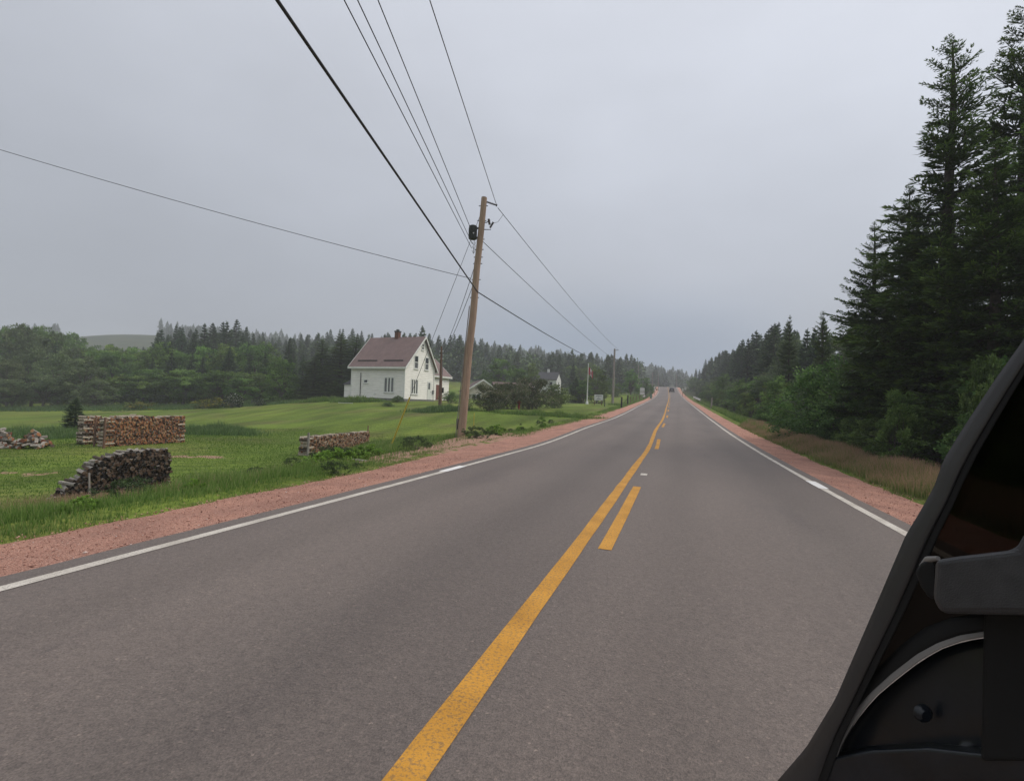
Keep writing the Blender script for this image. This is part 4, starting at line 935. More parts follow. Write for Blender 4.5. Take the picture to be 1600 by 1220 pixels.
# tiny poles further along
for px, pb_, pt_, d, lab in ((997, 592, 571, 150, 'faint far utility pole left of the crest, nearest of the row'), (1019, 598, 582, 190, 'faint far utility pole before the crest, left one of a close pair'), (1028, 600, 582, 205, 'faint far utility pole before the crest, right one of a close pair'), (1056.5, 602, 584, 255, 'pale pole standing beyond the crest right of the dark car')):
    g = G(px, d); far_pole(g, U(px+.5, pt_, d), .15, lab)

# ------------------------------------------------------------------ farmhouse
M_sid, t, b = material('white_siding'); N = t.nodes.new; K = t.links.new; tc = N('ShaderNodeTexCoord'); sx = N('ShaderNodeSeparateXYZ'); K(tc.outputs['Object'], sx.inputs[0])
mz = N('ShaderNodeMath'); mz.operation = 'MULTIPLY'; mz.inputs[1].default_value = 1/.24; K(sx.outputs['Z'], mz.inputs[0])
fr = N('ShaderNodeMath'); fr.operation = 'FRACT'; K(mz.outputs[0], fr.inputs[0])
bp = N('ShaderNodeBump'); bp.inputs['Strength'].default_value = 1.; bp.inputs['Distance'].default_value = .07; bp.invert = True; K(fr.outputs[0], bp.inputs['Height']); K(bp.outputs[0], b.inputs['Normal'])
K(mixc(1., ramp(noise(1.2, 6, (1, 1, 3, 0)), [(.3, (.74, .72, .65)), (.7, (.86, .84, .76))]), ramp(fr.outputs[0], [(.0, (.66, .66, .64)), (.14, (.92, .92, .91)), (.30, (1, 1, 1))]), 'MULTIPLY'), b.inputs['Base Color']); b.inputs['Roughness'].default_value = .6  # shade at each clapboard lap is put into the colour as a darker stripe
def roofmat(name, c, c2):
    m, t, b = material(name)
    global N, K, tc
    N = t.nodes.new; K = t.links.new; tc = N('ShaderNodeTexCoord')
    br = N('ShaderNodeTexBrick'); br.inputs['Scale'].default_value = 3.; br.inputs['Color1'].default_value = (*c, 1); br.inputs['Color2'].default_value = (*c2, 1); br.inputs['Mortar'].default_value = tuple(x*.75 for x in c)+(1,); br.inputs['Mortar Size'].default_value = .01
    K(tc.outputs['Object'], br.inputs['Vector']); K(mixc(1., br.outputs['Color'], ramp(noise(1.5, 6), [(.3, (.88, .88, .88)), (.7, (1.08, 1.08, 1.08))]), 'MULTIPLY'), b.inputs['Base Color'])
    b.inputs['Roughness'].default_value = .85; return m
M_roof = roofmat('mauve_shingle_roof', (.200, .134, .124), (.174, .117, .109))
M_roofb = roofmat('brown_shingle_roof', (.13, .085, .075), (.11, .07, .064))
M_roofd = roofmat('dark_grey_roof', (.055, .055, .062), (.045, .045, .05))
M_trim = mat('white_trim', (.78, .78, .74), .5, (.70, .70, .66), 3)
M_glass = mat('window_glass', (.022, .026, .03), .08, (.015, .017, .02), 2, spec=.6)
M_curt = mat('curtained_glass', (.16, .165, .17), .2, (.10, .105, .11), 3, stretch=(8, 8, .5), spec=.6)
M_brick = mat('chimney_brick', (.17, .07, .05), .9, (.10, .045, .035), 12, bump=.5)
M_conc = mat('concrete', (.20, .20, .19), .9, (.14, .14, .135), 5, bump=.3)

def frame2d(A, th):
    """local house axes: s runs back-left along the long wall, t across the gable wall; th= gable recession angle"""
    fwd = V3(C2W @ np.array([0, 0, -1.])); fwd.z = 0; fwd.normalize(); rt = Vector((fwd.y, -fwd.x, 0))
    tt = rt*math.cos(th)+fwd*math.sin(th); ss = -rt*math.sin(th)+fwd*math.cos(th)
    return lambda s, t, z: A+ss*s+tt*t+Vector((0, 0, z)), ss, tt
A0 = V3(U(631, 626, 64)); HF, SS, TT = frame2d(A0, R(66)); UP = Vector((0, 0, 1))
W_, L_, EV, RD, RT = 6.7, 8.3, 4.35, 8.25, 3.85     # gable width, length, eave, ridge height, ridge offset
house = thing('farmhouse', A0, 'white two storey farmhouse with mauve gable roof and red brick chimney', 'house')
mb = OB(A0)
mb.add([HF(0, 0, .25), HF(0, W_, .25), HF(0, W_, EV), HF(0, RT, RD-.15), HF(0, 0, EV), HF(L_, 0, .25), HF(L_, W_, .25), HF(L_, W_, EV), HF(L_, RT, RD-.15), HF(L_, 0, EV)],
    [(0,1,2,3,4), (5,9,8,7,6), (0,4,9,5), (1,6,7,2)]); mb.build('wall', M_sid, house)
def hbox(mb, HFn, s0, s1, t0, t1, z0, z1):
    V = [HFn(s, t, z) for s in (s0, s1) for t in (t0, t1) for z in (z0, z1)]
    mb.add(V, [(0,1,3,2),(4,6,7,5),(0,4,5,1),(2,3,7,6),(0,2,6,4),(1,5,7,3)])
mb = OB(A0); hbox(mb, HF, -.02, L_+.02, -.02, W_+.02, -.8, .25); mb.build('foundation', M_conc, house)
def roof_slabs(HFn, org, s0, s1, t0, tr, t1, ev, rd, ovh, th_, parent, m, name='roof'):
    mb = OB(org)
    for (ta, tb, sgn) in ((t0, tr, -1), (t1, tr, 1)):
        k = (rd-ev)/abs(tr-ta); te = ta+sgn*ovh; ze = ev-k*ovh
        mb.add([HFn(s0, te, ze), HFn(s1, te, ze), HFn(s1, tr, rd), HFn(s0, tr, rd), HFn(s0, te, ze+th_), HFn(s1, te, ze+th_), HFn(s1, tr, rd+th_), HFn(s0, tr, rd+th_)],
            [(0,1,2,3), (4,7,6,5), (0,4,5,1), (0,3,7,4), (1,5,6,2)])
    return mb.build(name, m, parent)
rf = roof_slabs(HF, A0, -.32, L_+.3, 0, RT, W_, EV, RD, .32, .10, house, M_roof)
# white rake and eave boards
mb = OB(A0); kL = (RD-EV)/RT; kR = (RD-EV)/(W_-RT); o_ = .32
for (ta, k, sg) in ((0, kL, -1), (W_, kR, 1)):
    te = ta+sg*(o_+.02); ze = EV-k*(o_+.02)
    for s_ in (-.36, L_+.31):
        mb.add([HF(s_, te, ze-.16), HF(s_, RT, RD-.16), HF(s_, RT, RD+.13), HF(s_, te, ze+.13), HF(s_+.04, te, ze-.16), HF(s_+.04, RT, RD-.16), HF(s_+.04, RT, RD+.13), HF(s_+.04, te, ze+.13)], [(0,1,2,3),(4,7,6,5),(0,4,5,1),(3,2,6,7),(0,3,7,4),(1,5,6,2)])
    hbox(mb, HF, -.315, L_+.29, te-.03, te+.03, ze-.14, ze+.11)
mb.build('eave_board', M_trim, house)
mb = OB(A0)
for s_, t_ in ((-.015, -.015), (-.015, W_-.10), (L_-.1, -.015)): hbox(mb, HF, s_, s_+.115, t_, t_+.115, .24, EV+.05)
hbox(mb, HF, -.012, .0, 0, W_, EV-.04, EV+.05) if False else None
mb.build('corner_board', M_trim, house)
mb = OB(A0)
for a, b_ in ((7.7, 4.6), (3.6, .65)):
    t_ = .42; z = EV+kL*t_+.13; hbox(mb, HF, b_, a, t_, t_+.05, z-.02, z+.13)
mb.build('snow_guard', M_dsteel, rf)
mb = OB(A0); cs = 4.15; hbox(mb, HF, cs-.29, cs+.29, RT-.28, RT+.28, RD-.9, RD+.85); ch = mb.build('chimney', M_brick, rf)
mb = OB(A0); hbox(mb, HF, cs-.34, cs+.34, RT-.33, RT+.33, RD+.75, RD+.92); hbox(mb, HF, cs-.15, cs+.15, RT-.15, RT+.15, RD+.92, RD+1.12); mb.build('cap', M_dsteel, ch)
def window(HFn, org, parent, wall, c0, c1, z0, z1, panes=1, horiz=False, gm=None, mull=.09, fr=.12):
    """wall 's' = gable wall (s=0), wall 't' = long wall (t=0)"""
    def q(u, out, z): return HFn(-out, u, z) if wall == 's' else HFn(u, -out, z)
    def bx(mb, u0, u1, o0, o1, a, b_):
        V = [q(u, o, z) for u in (u0, u1) for o in (o0, o1) for z in (a, b_)]; mb.add(V, [(0,1,3,2),(4,6,7,5),(0,4,5,1),(2,3,7,6),(0,2,6,4),(1,5,7,3)])
    mb = OB(org)
    bx(mb, c0-fr, c0, -.03, .05, z0-fr, z1+fr); bx(mb, c1, c1+fr, -.03, .05, z0-fr, z1+fr); bx(mb, c0, c1, -.03, .05, z0-fr, z0); bx(mb, c0, c1, -.03, .05, z1, z1+fr)
    bx(mb, c0-fr-.04, c1+fr+.04, -.02, .09, z0-fr-.05, z0-fr)
    for k in range(1, panes):
        if horiz: zz_ = z0+(z1-z0)*k/panes; bx(mb, c0, c1, -.02, .04, zz_-.04, zz_+.04)
        else: u = c0+(c1-c0)*k/panes; bx(mb, u-mull/2, u+mull/2, -.02, .04, z0, z1)
    w_ = mb.build('window', M_trim, parent)
    for k in range(panes):
        mb = OB(org); g_ = (gm[k] if gm else M_glass)
        if horiz: bx(mb, c0, c1, .002, .012, z0+(z1-z0)*k/panes+.04*(k > 0), z0+(z1-z0)*(k+1)/panes-.04*(k < panes-1))
        else: bx(mb, c0+(c1-c0)*k/panes+mull/2*(k > 0), c0+(c1-c0)*(k+1)/panes-mull/2*(k < panes-1), .002, .012, z0, z1)
        mb.build('pane', g_, w_)
    return w_
C2 = M_curt
window(HF, A0, house, 't', 1.62, 2.95, 1.05, 2.75, 3, gm=[C2, M_glass, C2], mull=.2)
window(HF, A0, house, 't', 5.65, 6.15, 2.15, 2.45, 1)
window(HF, A0, house, 's', 1.45, 2.75, .95, 2.65, 3, gm=[C2, M_glass, C2], mull=.2)
window(HF, A0, house, 's', 1.95, 2.65, 4.15, 5.65, 2, True, gm=[C2, M_glass])
window(HF, A0, house, 's', 4.35, 5.05, 4.15, 5.65, 2, True, gm=[C2, M_glass])
window(HF, A0, house, 's', 3.45, 3.8, 6.65, 7.35, 2, True)
# door on the gable wall
mb = OB(A0); hbox(mb, HF, -.05, 0, 5.05, 6.0, .25, 2.6); dr = mb.build('door', M_trim, house)
mb = OB(A0); hbox(mb, HF, -.07, -.051, 5.2, 5.6, 1.6, 2.45); mb.build('pane', M_curt, dr)
mb = OB(A0); hbox(mb, HF, -.09, -.051, 5.8, 5.88, 1.2, 1.28); mb.build('handle', M_dsteel, dr)
mb = OB(A0); mb.tube([HF(6.7, -.07, .3), HF(6.7, -.07, 3.35)], .045, 6); mb.build('vent_pipe', M_dsteel, house)
mb = OB(A0); mb.tube([HF(-.07, W_-.25, .3), HF(-.07, W_-.25, EV-.5)], .04, 6); mb.build('downspout', M_trim, house)
mb = OB(A0); mb.tube([HF(4.4, -.01, .75), HF(4.4, -.12, .75)], .10, 10); mb.build('dryer_vent', M_white, house)
mb = OB(A0); hbox(mb, HF, -.14, 0, W_-.5, W_-.2, 1.0, 1.5); mb.build('meter_box', M_steel, house)
# rear wing beyond the gable (right) with its own roof
wg = lambda s, t, z: HF(s, t, z)
ws0, ws1, wt0, wt1, wev, wrd = .9, 6.3, W_, W_+5.3, 3.75, 6.15
mb = OB(A0); mr_ = (ws0+ws1)/2
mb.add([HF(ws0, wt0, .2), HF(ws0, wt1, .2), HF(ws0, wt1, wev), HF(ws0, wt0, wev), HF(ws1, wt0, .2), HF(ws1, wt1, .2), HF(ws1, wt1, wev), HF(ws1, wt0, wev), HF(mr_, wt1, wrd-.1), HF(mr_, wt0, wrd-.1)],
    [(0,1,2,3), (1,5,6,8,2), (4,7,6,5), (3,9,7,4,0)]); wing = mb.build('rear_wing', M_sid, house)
roof_slabs(lambda s, t, z: HF(t, s, z), A0, wt0+.01, wt1+.3, ws0, mr_, ws1, wev, wrd, .3, .1, wing, M_roof)
mb = OB(A0); ze = wev-.3*(wrd-wev)/(mr_-ws0); hbox(mb, HF, ws0-.36, ws0-.30, wt0, wt1+.3, ze-.14, ze+.10)
mb.add([HF(ws0-.33, wt1+.31, ze-.14), HF(mr_, wt1+.31, wrd-.14), HF(mr_, wt1+.31, wrd+.12), HF(ws0-.33, wt1+.31, ze+.12), HF(ws0-.33, wt1+.35, ze-.14), HF(mr_, wt1+.35, wrd-.14), HF(mr_, wt1+.35, wrd+.12), HF(ws0-.33, wt1+.35, ze+.12)], [(0,1,2,3),(4,7,6,5),(0,4,5,1),(3,2,6,7),(0,3,7,4),(1,5,6,2)])
mb.build('eave_board', M_trim, wing)
mb = OB(A0); hbox(mb, HF, ws0-.06, ws0, wt0+1.9, wt0+2.8, .3, 2.35); mb.build('door', mat('red_brown_door', (.20, .07, .05), .6, (.14, .05, .035)), wing)
# small lean-to at the left end
mb = OB(A0); a_s, a_t, a_w = L_, .5, 3.2
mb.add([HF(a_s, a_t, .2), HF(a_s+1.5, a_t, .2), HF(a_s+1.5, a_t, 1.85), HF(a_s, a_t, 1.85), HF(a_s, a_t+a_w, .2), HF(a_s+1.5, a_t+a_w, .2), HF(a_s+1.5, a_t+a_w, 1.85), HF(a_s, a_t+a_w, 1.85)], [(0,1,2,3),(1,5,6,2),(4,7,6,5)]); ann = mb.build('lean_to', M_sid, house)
mb = OB(A0); mb.add([HF(a_s+.01, a_t-.15, 1.83), HF(a_s+1.7, a_t-.15, 1.83), HF(a_s+1.7, a_t+a_w, 1.9), HF(a_s+.01, a_t+a_w, 1.9), HF(a_s+.01, a_t+1.6, 2.95), HF(a_s+1.1, a_t+1.6, 2.95)], [(0,1,5,4), (1,2,5), (2,3,4,5), (0,4,3), (0,3,2,1)]); mb.build('roof', M_roofd, ann)

# ------------------------------------------------------------------ bungalow and far house
A1 = V3(G(731, 88)); A1.z = float(U(731, 630, 88)[2]); BF, _, _ = frame2d(A1, R(12))
bung = thing('bungalow', A1, 'low beige bungalow with white trimmed gable behind the lilac bushes', 'house')
M_beige = mat('beige_siding', (.66, .59, .50), .8, (.56, .50, .42), 2, stretch=(1, 1, 6))
bw, bl, be, bri = 4.9, 11, 2.35, 4.0
A1w = lambda s, t, z: BF(s, t, z)
mb = OB(A1); mb.add([BF(0,0,-.6), BF(0,bw,-.6), BF(0,bw,be), BF(0,bw/2,bri-.1), BF(0,0,be), BF(bl,0,-.6), BF(bl,bw,-.6), BF(bl,bw,be), BF(bl,bw/2,bri-.1), BF(bl,0,be)], [(0,1,2,3,4),(5,9,8,7,6),(0,4,9,5),(1,6,7,2)]); mb.build('wall', M_beige, bung)
roof_slabs(BF, A1, -.4, bl+.4, 0, bw/2, bw, be, bri, .4, .12, bung, M_roofb)
mb = OB(A1); k = (bri-be)/(bw/2)
for ta, sg in ((0, -1), (bw, 1)):
    te = ta+sg*.42; ze = be-k*.42
    mb.add([BF(-.44, te, ze-.14), BF(-.44, bw/2, bri-.14), BF(-.44, bw/2, bri+.15), BF(-.44, te, ze+.15), BF(-.401, te, ze-.14), BF(-.401, bw/2, bri-.14), BF(-.401, bw/2, bri+.15), BF(-.401, te, ze+.15)], [(0,1,2,3),(4,7,6,5),(0,4,5,1),(3,2,6,7),(0,3,7,4),(1,5,6,2)])
mb.build('eave_board', M_trim, bung)
window(BF, A1, bung, 's', .7, 2.0, .5, 1.5, 2); window(BF, A1, bung, 's', 3.0, 4.1, .7, 1.5, 1)
# wing of the bungalow running right
A1b = BF(2.2, bw, 0); mb = OB(A1)
BG = lambda s, t, z: BF(t, s, z)
mb.add([BF(2.2,bw,-.6), BF(2.2,bw+7,-.6), BF(2.2,bw+7,be), BF(2.2,bw,be), BF(8,bw+7,-.6), BF(8,bw+7,be), BF(5.1,bw+7,bri-.2)], [(0,1,2,3),(1,4,5,6,2)]); sw = mb.build('side_wing', M_beige, bung)
roof_slabs(BG, A1, bw, bw+7.4, 2.2, 5.1, 8, be, bri-.1, .4, .12, sw, M_roofb)

A2_ = V3(U(869, 606, 118)); CF, _, _ = frame2d(A2_, R(72))
fh = thing('farmhouse', A2_, 'small far white house with dark roof and chimney among the trees', 'house')
cw, cl, ce, cr_ = 4.8, 5.2, 1.9, 3.6
mb = OB(A2_); mb.add([CF(0,0,-2), CF(0,cw,-2), CF(0,cw,ce), CF(0,cw/2,cr_-.1), CF(0,0,ce), CF(cl,0,-2), CF(cl,cw,-2), CF(cl,cw,ce), CF(cl,cw/2,cr_-.1), CF(cl,0,ce)], [(0,1,2,3,4),(5,9,8,7,6),(0,4,9,5),(1,6,7,2)]); mb.build('wall', M_white, fh)
rf2 = roof_slabs(CF, A2_, -.15, cl+.2, 0, cw/2, cw, ce, cr_, .25, .1, fh, M_roofd)
mb = OB(A2_); hbox(mb, CF, 2.3, 2.75, cw/2-.2, cw/2+.2, cr_-.3, cr_+.75); mb.build('chimney', M_white, rf2)
window(CF, A2_, fh, 't', .9, 1.6, .4, 1.3, 1); window(CF, A2_, fh, 't', 3.2, 3.9, .4, 1.3, 1); window(CF, A2_, fh, 's', 1.9, 2.6, .5, 1.4, 1)

# ------------------------------------------------------------------ firewood stacks
def wmat(n, c, c2): return mat(n, c, .9, c2, 22, bump=.4)
E_or = [wmat('cut_wood_orange', (.36, .155, .065), (.21, .085, .038)), wmat('cut_wood_tan', (.42, .25, .125), (.27, .14, .07)), wmat('cut_wood_red', (.24, .095, .05), (.15, .06, .035)), wmat('cut_wood_dark', (.10, .05, .035), (.05, .03, .02))]
E_dk = [wmat('old_wood_black', (.040, .026, .018), (.015, .010, .007)), wmat('old_wood_brown', (.115, .070, .045), (.05, .032, .021)), wmat('old_wood_grey', (.17, .115, .08), (.08, .055, .038)), wmat('old_wood_dark', (.020, .016, .014), (.01, .009, .008))]
M_bkg = wmat('silver_bark', (.42, .39, .34), (.20, .17, .145)); M_bkd = wmat('dark_bark', (.13, .095, .07), (.05, .038, .03))
M_bkw = wmat('pale_split_wood', (.55, .48, .38), (.30, .24, .18))
def log_mb(mb, c, ax_, L, r, rg_, ends):
    """split log: irregular polygon prism, material 0/1 bark, 2.. ends"""
    a = Vector(ax_).normalized(); u = a.cross(Vector((0, 0, 1))).normalized(); v = u.cross(a)
    kind = rg_.random(); n = rg_.choice((3, 4, 4, 5, 6)) if kind < .75 else 8; ph = rg_.random()*6.28
    rs = [r*rg_.uniform(.72, 1.12) if n < 8 else r*rg_.uniform(.92, 1.03) for _ in range(n)]
    pts = []
    for k in range(n):
        t_ = ph+6.28318*k/n; pts.append((u*math.cos(t_)+v*math.sin(t_))*rs[k])
    c = Vector(c); tl = Vector((rg_.gauss(0, .01), rg_.gauss(0, .01), rg_.gauss(0, .012)))
    V = [c-a*L/2+p for p in pts]+[c+a*L/2+p+tl for p in pts]; e0 = rg_.choice(ends)
    mb.add(V, [(i, (i+1) % n, n+(i+1) % n, n+i) for i in range(n)], rg_.choice((0, 0, 1)))
    mb.add(V, [list(range(n))[::-1], list(range(n, 2*n))], e0)
def stack(A, B, height, label, ends, topbark, Lg=.40, r=.058, rows=1, prof=None, seed=1, tiers=0, crib=0, name='firewood_stack', dark=False):
    """A, B ground ends of the visible face; the logs lie across the stack"""
    rg_ = random.Random(seed); A, B = V3(A), V3(B); d = (B-A); Ln = d.length; d.normalize(); dn = Vector((d.x, d.y, 0)).normalized()
    back = Vector((-dn.y, dn.x, 0)); 
    if back.dot(V3(C2W @ np.array([0, 0, -1.]))) < 0: back = -back
    st_ = thing(name, A, label, 'firewood stack'); mats = [topbark, M_bkd]+ends
    bulk = OB(A); tops = []
    for rw in range(rows):
        nz = int(height/(1.62*r))+1
        for j in range(nz):
            z = r+j*1.62*r; x = r*(1 if j % 2 else .2)
            while x < Ln-r*.5:
                h = height*(prof(x/Ln) if prof else 1)*(1+.035*math.sin(x*3.1+seed)+rg_.gauss(0, .012))
                x += rg_.uniform(.8, 1.1)*r
                if z < h:
                    c = A+d*x+Vector((0, 0, z+rg_.gauss(0, .006)))+back*(Lg/2+rw*(Lg+.06)+rg_.gauss(0, .028)); rr_ = r*rg_.uniform(.85, 1.22)
                    top_ = z+1.62*r >= h
                    if top_: tops.append((c, rr_*1.1, rw))
                    else: log_mb(bulk, c, back+dn*rg_.gauss(0, .04), Lg*rg_.uniform(.93, 1.05), rr_, rg_, (2, 2, 3, 4, 5) if not dark else (2, 3, 3, 4, 5))
                x += r*rg_.uniform(.85, 1.05)
    # dark core stops light leaking between the logs
    for k in range(crib):   # criss-cross logs closing both ends
        pass
    rg_.shuffle(tops)
    for c, rr_, rw in tops[95:]: log_mb(bulk, c, back+dn*rg_.gauss(0, .12), Lg*rg_.uniform(.9, 1.1), rr_, rg_, (2, 3, 4, 5))
    tops = tops[:95]
    o = bulk.build('log_pile', mats, st_); o['kind'] = 'stuff'
    for c, rr_, rw in tops:
        mb = OB(A); log_mb(mb, c, back+dn*rg_.gauss(0, .16)+Vector((0, 0, rg_.gauss(0, .05))), Lg*rg_.uniform(.9, 1.1), rr_, rg_, (2, 3, 4, 5)); mb.build('log', mats, st_)
    if crib:
        mb = OB(A)
        for sx_ in ((0, 1) if crib > 1 else (0,)):
            x0 = .16 if sx_ == 0 else Ln-.2
            for j in range(int(height/(2*r))):
                c = (A+d*x0)+Vector((0, 0, r+j*2.0*r)); h = height*(prof(x0/Ln) if prof else 1)
                if r+j*2*r > h: break
                if j % 2: 
                    for q_ in (.05, .33): log_mb(mb, c+back*q_-back*.06, dn, .38, r*.85, rg_, (3, 4))
        mb.build('end_crib', mats, st_)
    return st_, A, d, back, Ln
S0 = V3(G(90, 10.3)); S1 = V3(G(273, 11.9)); htd = V3(U(273, 701, 11.9)).z-S1.z
prof_d = lambda u: float(np.interp(u, [0,.14,.24,.34,.42,.6,1], [.14,.42,.70,.86,.91,.97,1.]))
st, A, d, back, Ln = stack(S0, S1, htd*1.0, 'dark weathered firewood stack sloping down at its left end, nearest the road', E_dk, M_bkg, Lg=.42, r=.037, prof=prof_d, seed=3, rows=1, dark=True)
S0 = V3(G(168, 20.6)); S1 = V3(G(292, 24.0)); ht = V3(U(168, 652, 20.6)).z-S0.z
st, A, d, back, Ln = stack(S0, S1, ht, 'long orange-brown firewood stack standing behind the dark one', E_or, M_bkw, r=.043, seed=4, crib=2)
S0b = V3(G(134, 21.6)); S1b = S0b+(S1-S0)*.9; 
for k, off in enumerate((.62,)):
    st2, *_ = stack(S0b, V3((S1b.x, S1b.y, S0b.z)), ht*1.0, 'greyer firewood stack directly behind the long orange-brown one, showing at its left', [E_or[2], M_bkg, E_or[3], E_or[1]], M_bkw, r=.045, rows=1, seed=8, crib=2)
def post(p, h, r, m, label, name='stake', cat='stake', lean=(0, 0)):
    p = V3(p); t_ = OB(p); t_.tube([p-UP*.2, p+UP*h*.5+Vector((lean[0]*.5, lean[1]*.5, 0)), p+UP*h+Vector((lean[0], lean[1], 0))], [r, r*.95, r*.9], 8); o = t_.build(name, m); o.location = p; return tag(o, label, cat)
post(G(167, 20.3), ht*1.02, .045, M_brown, 'upright post at the near left corner of the orange-brown firewood stack')
post(G(152, 20.9), ht*.98, .04, M_brown, 'upright post between the grey and orange-brown firewood')
post(G(150, 9.9), .58, .018, M_woodg, 'thin grey stake in front of the dark firewood stack', lean=(-.06, 0))
S0 = V3(G(486, 21.2)); S1 = V3(G(580, 29.5)); h1 = V3(U(486, 683, 21.2)).z-S0.z
st, A, d, back, Ln = stack(S0, S1, h1, 'low orange-red firewood stack receding beside the gravel verge', E_or, M_bkw, r=.045, seed=5, crib=1, prof=lambda u: 1.0)
post(G(485, 20.9), h1+.18, .05, M_woodg, 'grey post at the near end of the low firewood stack')
post(G(577, 29.2), h1+.35, .035, M_brown, 'thin brown post at the far end of the low firewood stack')
def heap(px, depth, rx, h, n, label, seed):
    g = V3(G(px, depth)); rg_ = random.Random(seed); t_ = thing('firewood_heap', g, label, 'firewood heap'); mats = [M_bkg, M_bkd]+E_or
    for i in range(n):
        a = rg_.random()*6.28; q_ = rg_.random()**.6; z = h*(1-q_)**.8*rg_.uniform(.5, 1.)+.04
        mb = OB(g); c = g+Vector((math.cos(a)*q_*rx, math.sin(a)*q_*rx*.7, z)); log_mb(mb, c, Vector((rg_.gauss(0, 1), rg_.gauss(0, 1), rg_.gauss(0, .3))), .36, .07*rg_.uniform(.8, 1.2), rg_, (3, 4, 2)); mb.build('log', mats, t_)
heap(58, 20.5, .62, .62, 75, 'small loose heap of split firewood left of the stacks', 1)
heap(2, 20.5, .75, .85, 90, 'larger firewood heap cut by the left edge of the picture', 2)
heap(32, 21.5, .5, .16, 22, 'few scattered split logs lying between the two left heaps', 3)
# plank on the verge
def plank(px, py, depth, ln, az, label, m=M_white):
    g = V3(G(px, depth)); mb = OB(g); mb.box(g+UP*.06, (ln, .12, .05), Matrix.Rotation(az, 3, 'Z')); o = mb.build('plank', m, bevel=.006); o.location = g; tag(o, label, 'plank')
plank(561, 738, 13.9, .75, R(-10), 'pale grey plank lying at the edge of the gravel shoulder', M_woodg)
plank(545, 711, 16.5, 1.0, R(10), 'weathered board lying on the grass by the gravel pull-off', M_woodg)
plank(540, 629, 60, 1.8, R(5), 'white board lying at the left corner of the farmhouse', M_white)

# ------------------------------------------------------------------ roadside furniture
# flagpole with hanging flag
g = V3(G(917, 75)); tp = V3(U(919.5, 569, 75)); fp = thing('flagpole', g, 'white flagpole with a red and white flag hanging limp', 'flagpole')
mb = OB(g); mb.tube([g-UP*.2, g+UP*.5, g.lerp(tp, .5), tp], [.10, .09, .06, .045], 10); mb.build('shaft', M_white, fp)
mb = OB(g); mb.tube([g-UP*.05, g+UP*.35, g+UP*.4], [.2, .17, .1], 10); mb.build('base_sleeve', M_white, fp)
mb = OB(g); mb.tube([tp, tp+UP*.07, tp+UP*.12], [.05, .08, .02], 8); mb.build('finial', M_white, fp)
M_fr = mat('flag_red', (.42, .035, .05), .8, (.32, .025, .04), 6); M_fw = mat('flag_white', (.62, .52, .52), .8, (.5, .42, .42), 6)
fl = OB(g); nx, nz = 16, 8
Vf = []
for i in range(nx+1):
    for j in range(nz+1):
        u, v = i/nx, j/nz; drop = .95*u**1.1; x = .62*u**.8; 
        q_ = tp+camr*(.05+x)+bk*(.10*math.sin(u*9+v*2)*u)-UP*(.42+v*1.0+drop*.72)
        Vf.append(q_)
for i in range(nx):
    for j in range(nz):
        a = i*(nz+1)+j; u = i/nx; leaf = .36 < u < .62 and .28 < j/nz < .72
        fl.add([Vf[a], Vf[a+1], Vf[a+nz+2], Vf[a+nz+1]], [(0,1,2,3)], 0 if (u < .25 or u >= .75 or leaf) else 1, True)
fo = fl.build('flag', [M_fr, M_fw], fp); sm = fo.modifiers.new('thickness', 'SOLIDIFY'); sm.thickness = .01
# notice boards
M_sign = mat('sign_white', (.66, .66, .64), .5, (.58, .58, .56), 2); M_ink = mat('sign_ink', (.10, .11, .13), .6, (.08, .09, .1), 5)
def board(px0, px1, py0, py1, depth, label, legs, lines, name='notice_board', rows=None):
    c = V3(U((px0+px1)/2, (py0+py1)/2, depth)); w_ = (px1-px0)/F*depth; h = (py1-py0)/F*depth
    gx_ = G((px0+px1)/2, depth); g = V3(gx_); t_ = thing(name, g, label, 'sign'); rot = Matrix.Rotation(math.atan2(camr.y, camr.x), 3, 'Z'); rx = rot @ Vector((1, 0, 0)); fn = rot @ Vector((0, -1, 0))
    mb = OB(g); mb.box(c, (w_, .05, h), rot); mb.build('panel', M_sign, t_, bevel=.008)
    for s_ in legs:
        mb = OB(g); q_ = c+rx*s_*w_; mb.box((q_.x-fn.x*.06, q_.y-fn.y*.06, (g.z-.2+q_.z+h*.3)/2), (.09, .06, q_.z+h*.3-g.z+.2), rot); mb.build('post', M_brown, t_)
    if lines:
        mb = OB(g)
        for (zz_, u0, u1, hh_) in lines:
            u = u0
            k = 0
            while u < u1:      # illegible distant lettering: broken strokes
                q_ = c+rx*(u*w_)+UP*(zz_*h)+fn*.029; mb.box(q_, (.06*w_*(.7 if k % 3 else 1), .006, hh_*h*(1 if k % 2 else .75)), rot); u += .078; k += 1
        mb.build('lettering', M_ink, t_)
    return t_
board(928.6, 942.2, 616.6, 625.4, 72, 'white rectangular notice board on thin posts beside the flagpole', (-.46, .38), [(.24, -.30, .33, .17), (.0, -.06, .05, .12), (-.24, -.2, .2, .16)])
board(1000, 1007.2, 606, 612, 118, 'taller white sign board of two panels further up the left side', (-.4, .4), [(-.2, -.42, .45, .10)])
board(1000, 1007.2, 612.6, 616.6, 117.9, 'lower white panel hanging under the taller far sign board', (), [])
board(1021.6, 1023.9, 604.5, 610.5, 165, 'small pale yellow marker sign left of the road near the crest', (0,), [], name='marker_sign')
board(1066, 1067.8, 606.5, 611.5, 150, 'small yellowish marker sign right of the road near the crest', (0,), [], name='marker_sign')
board(1069.6, 1072.4, 605.3, 609, 148, 'small white road sign right of the yellowish marker', (0,), [], name='road_sign')
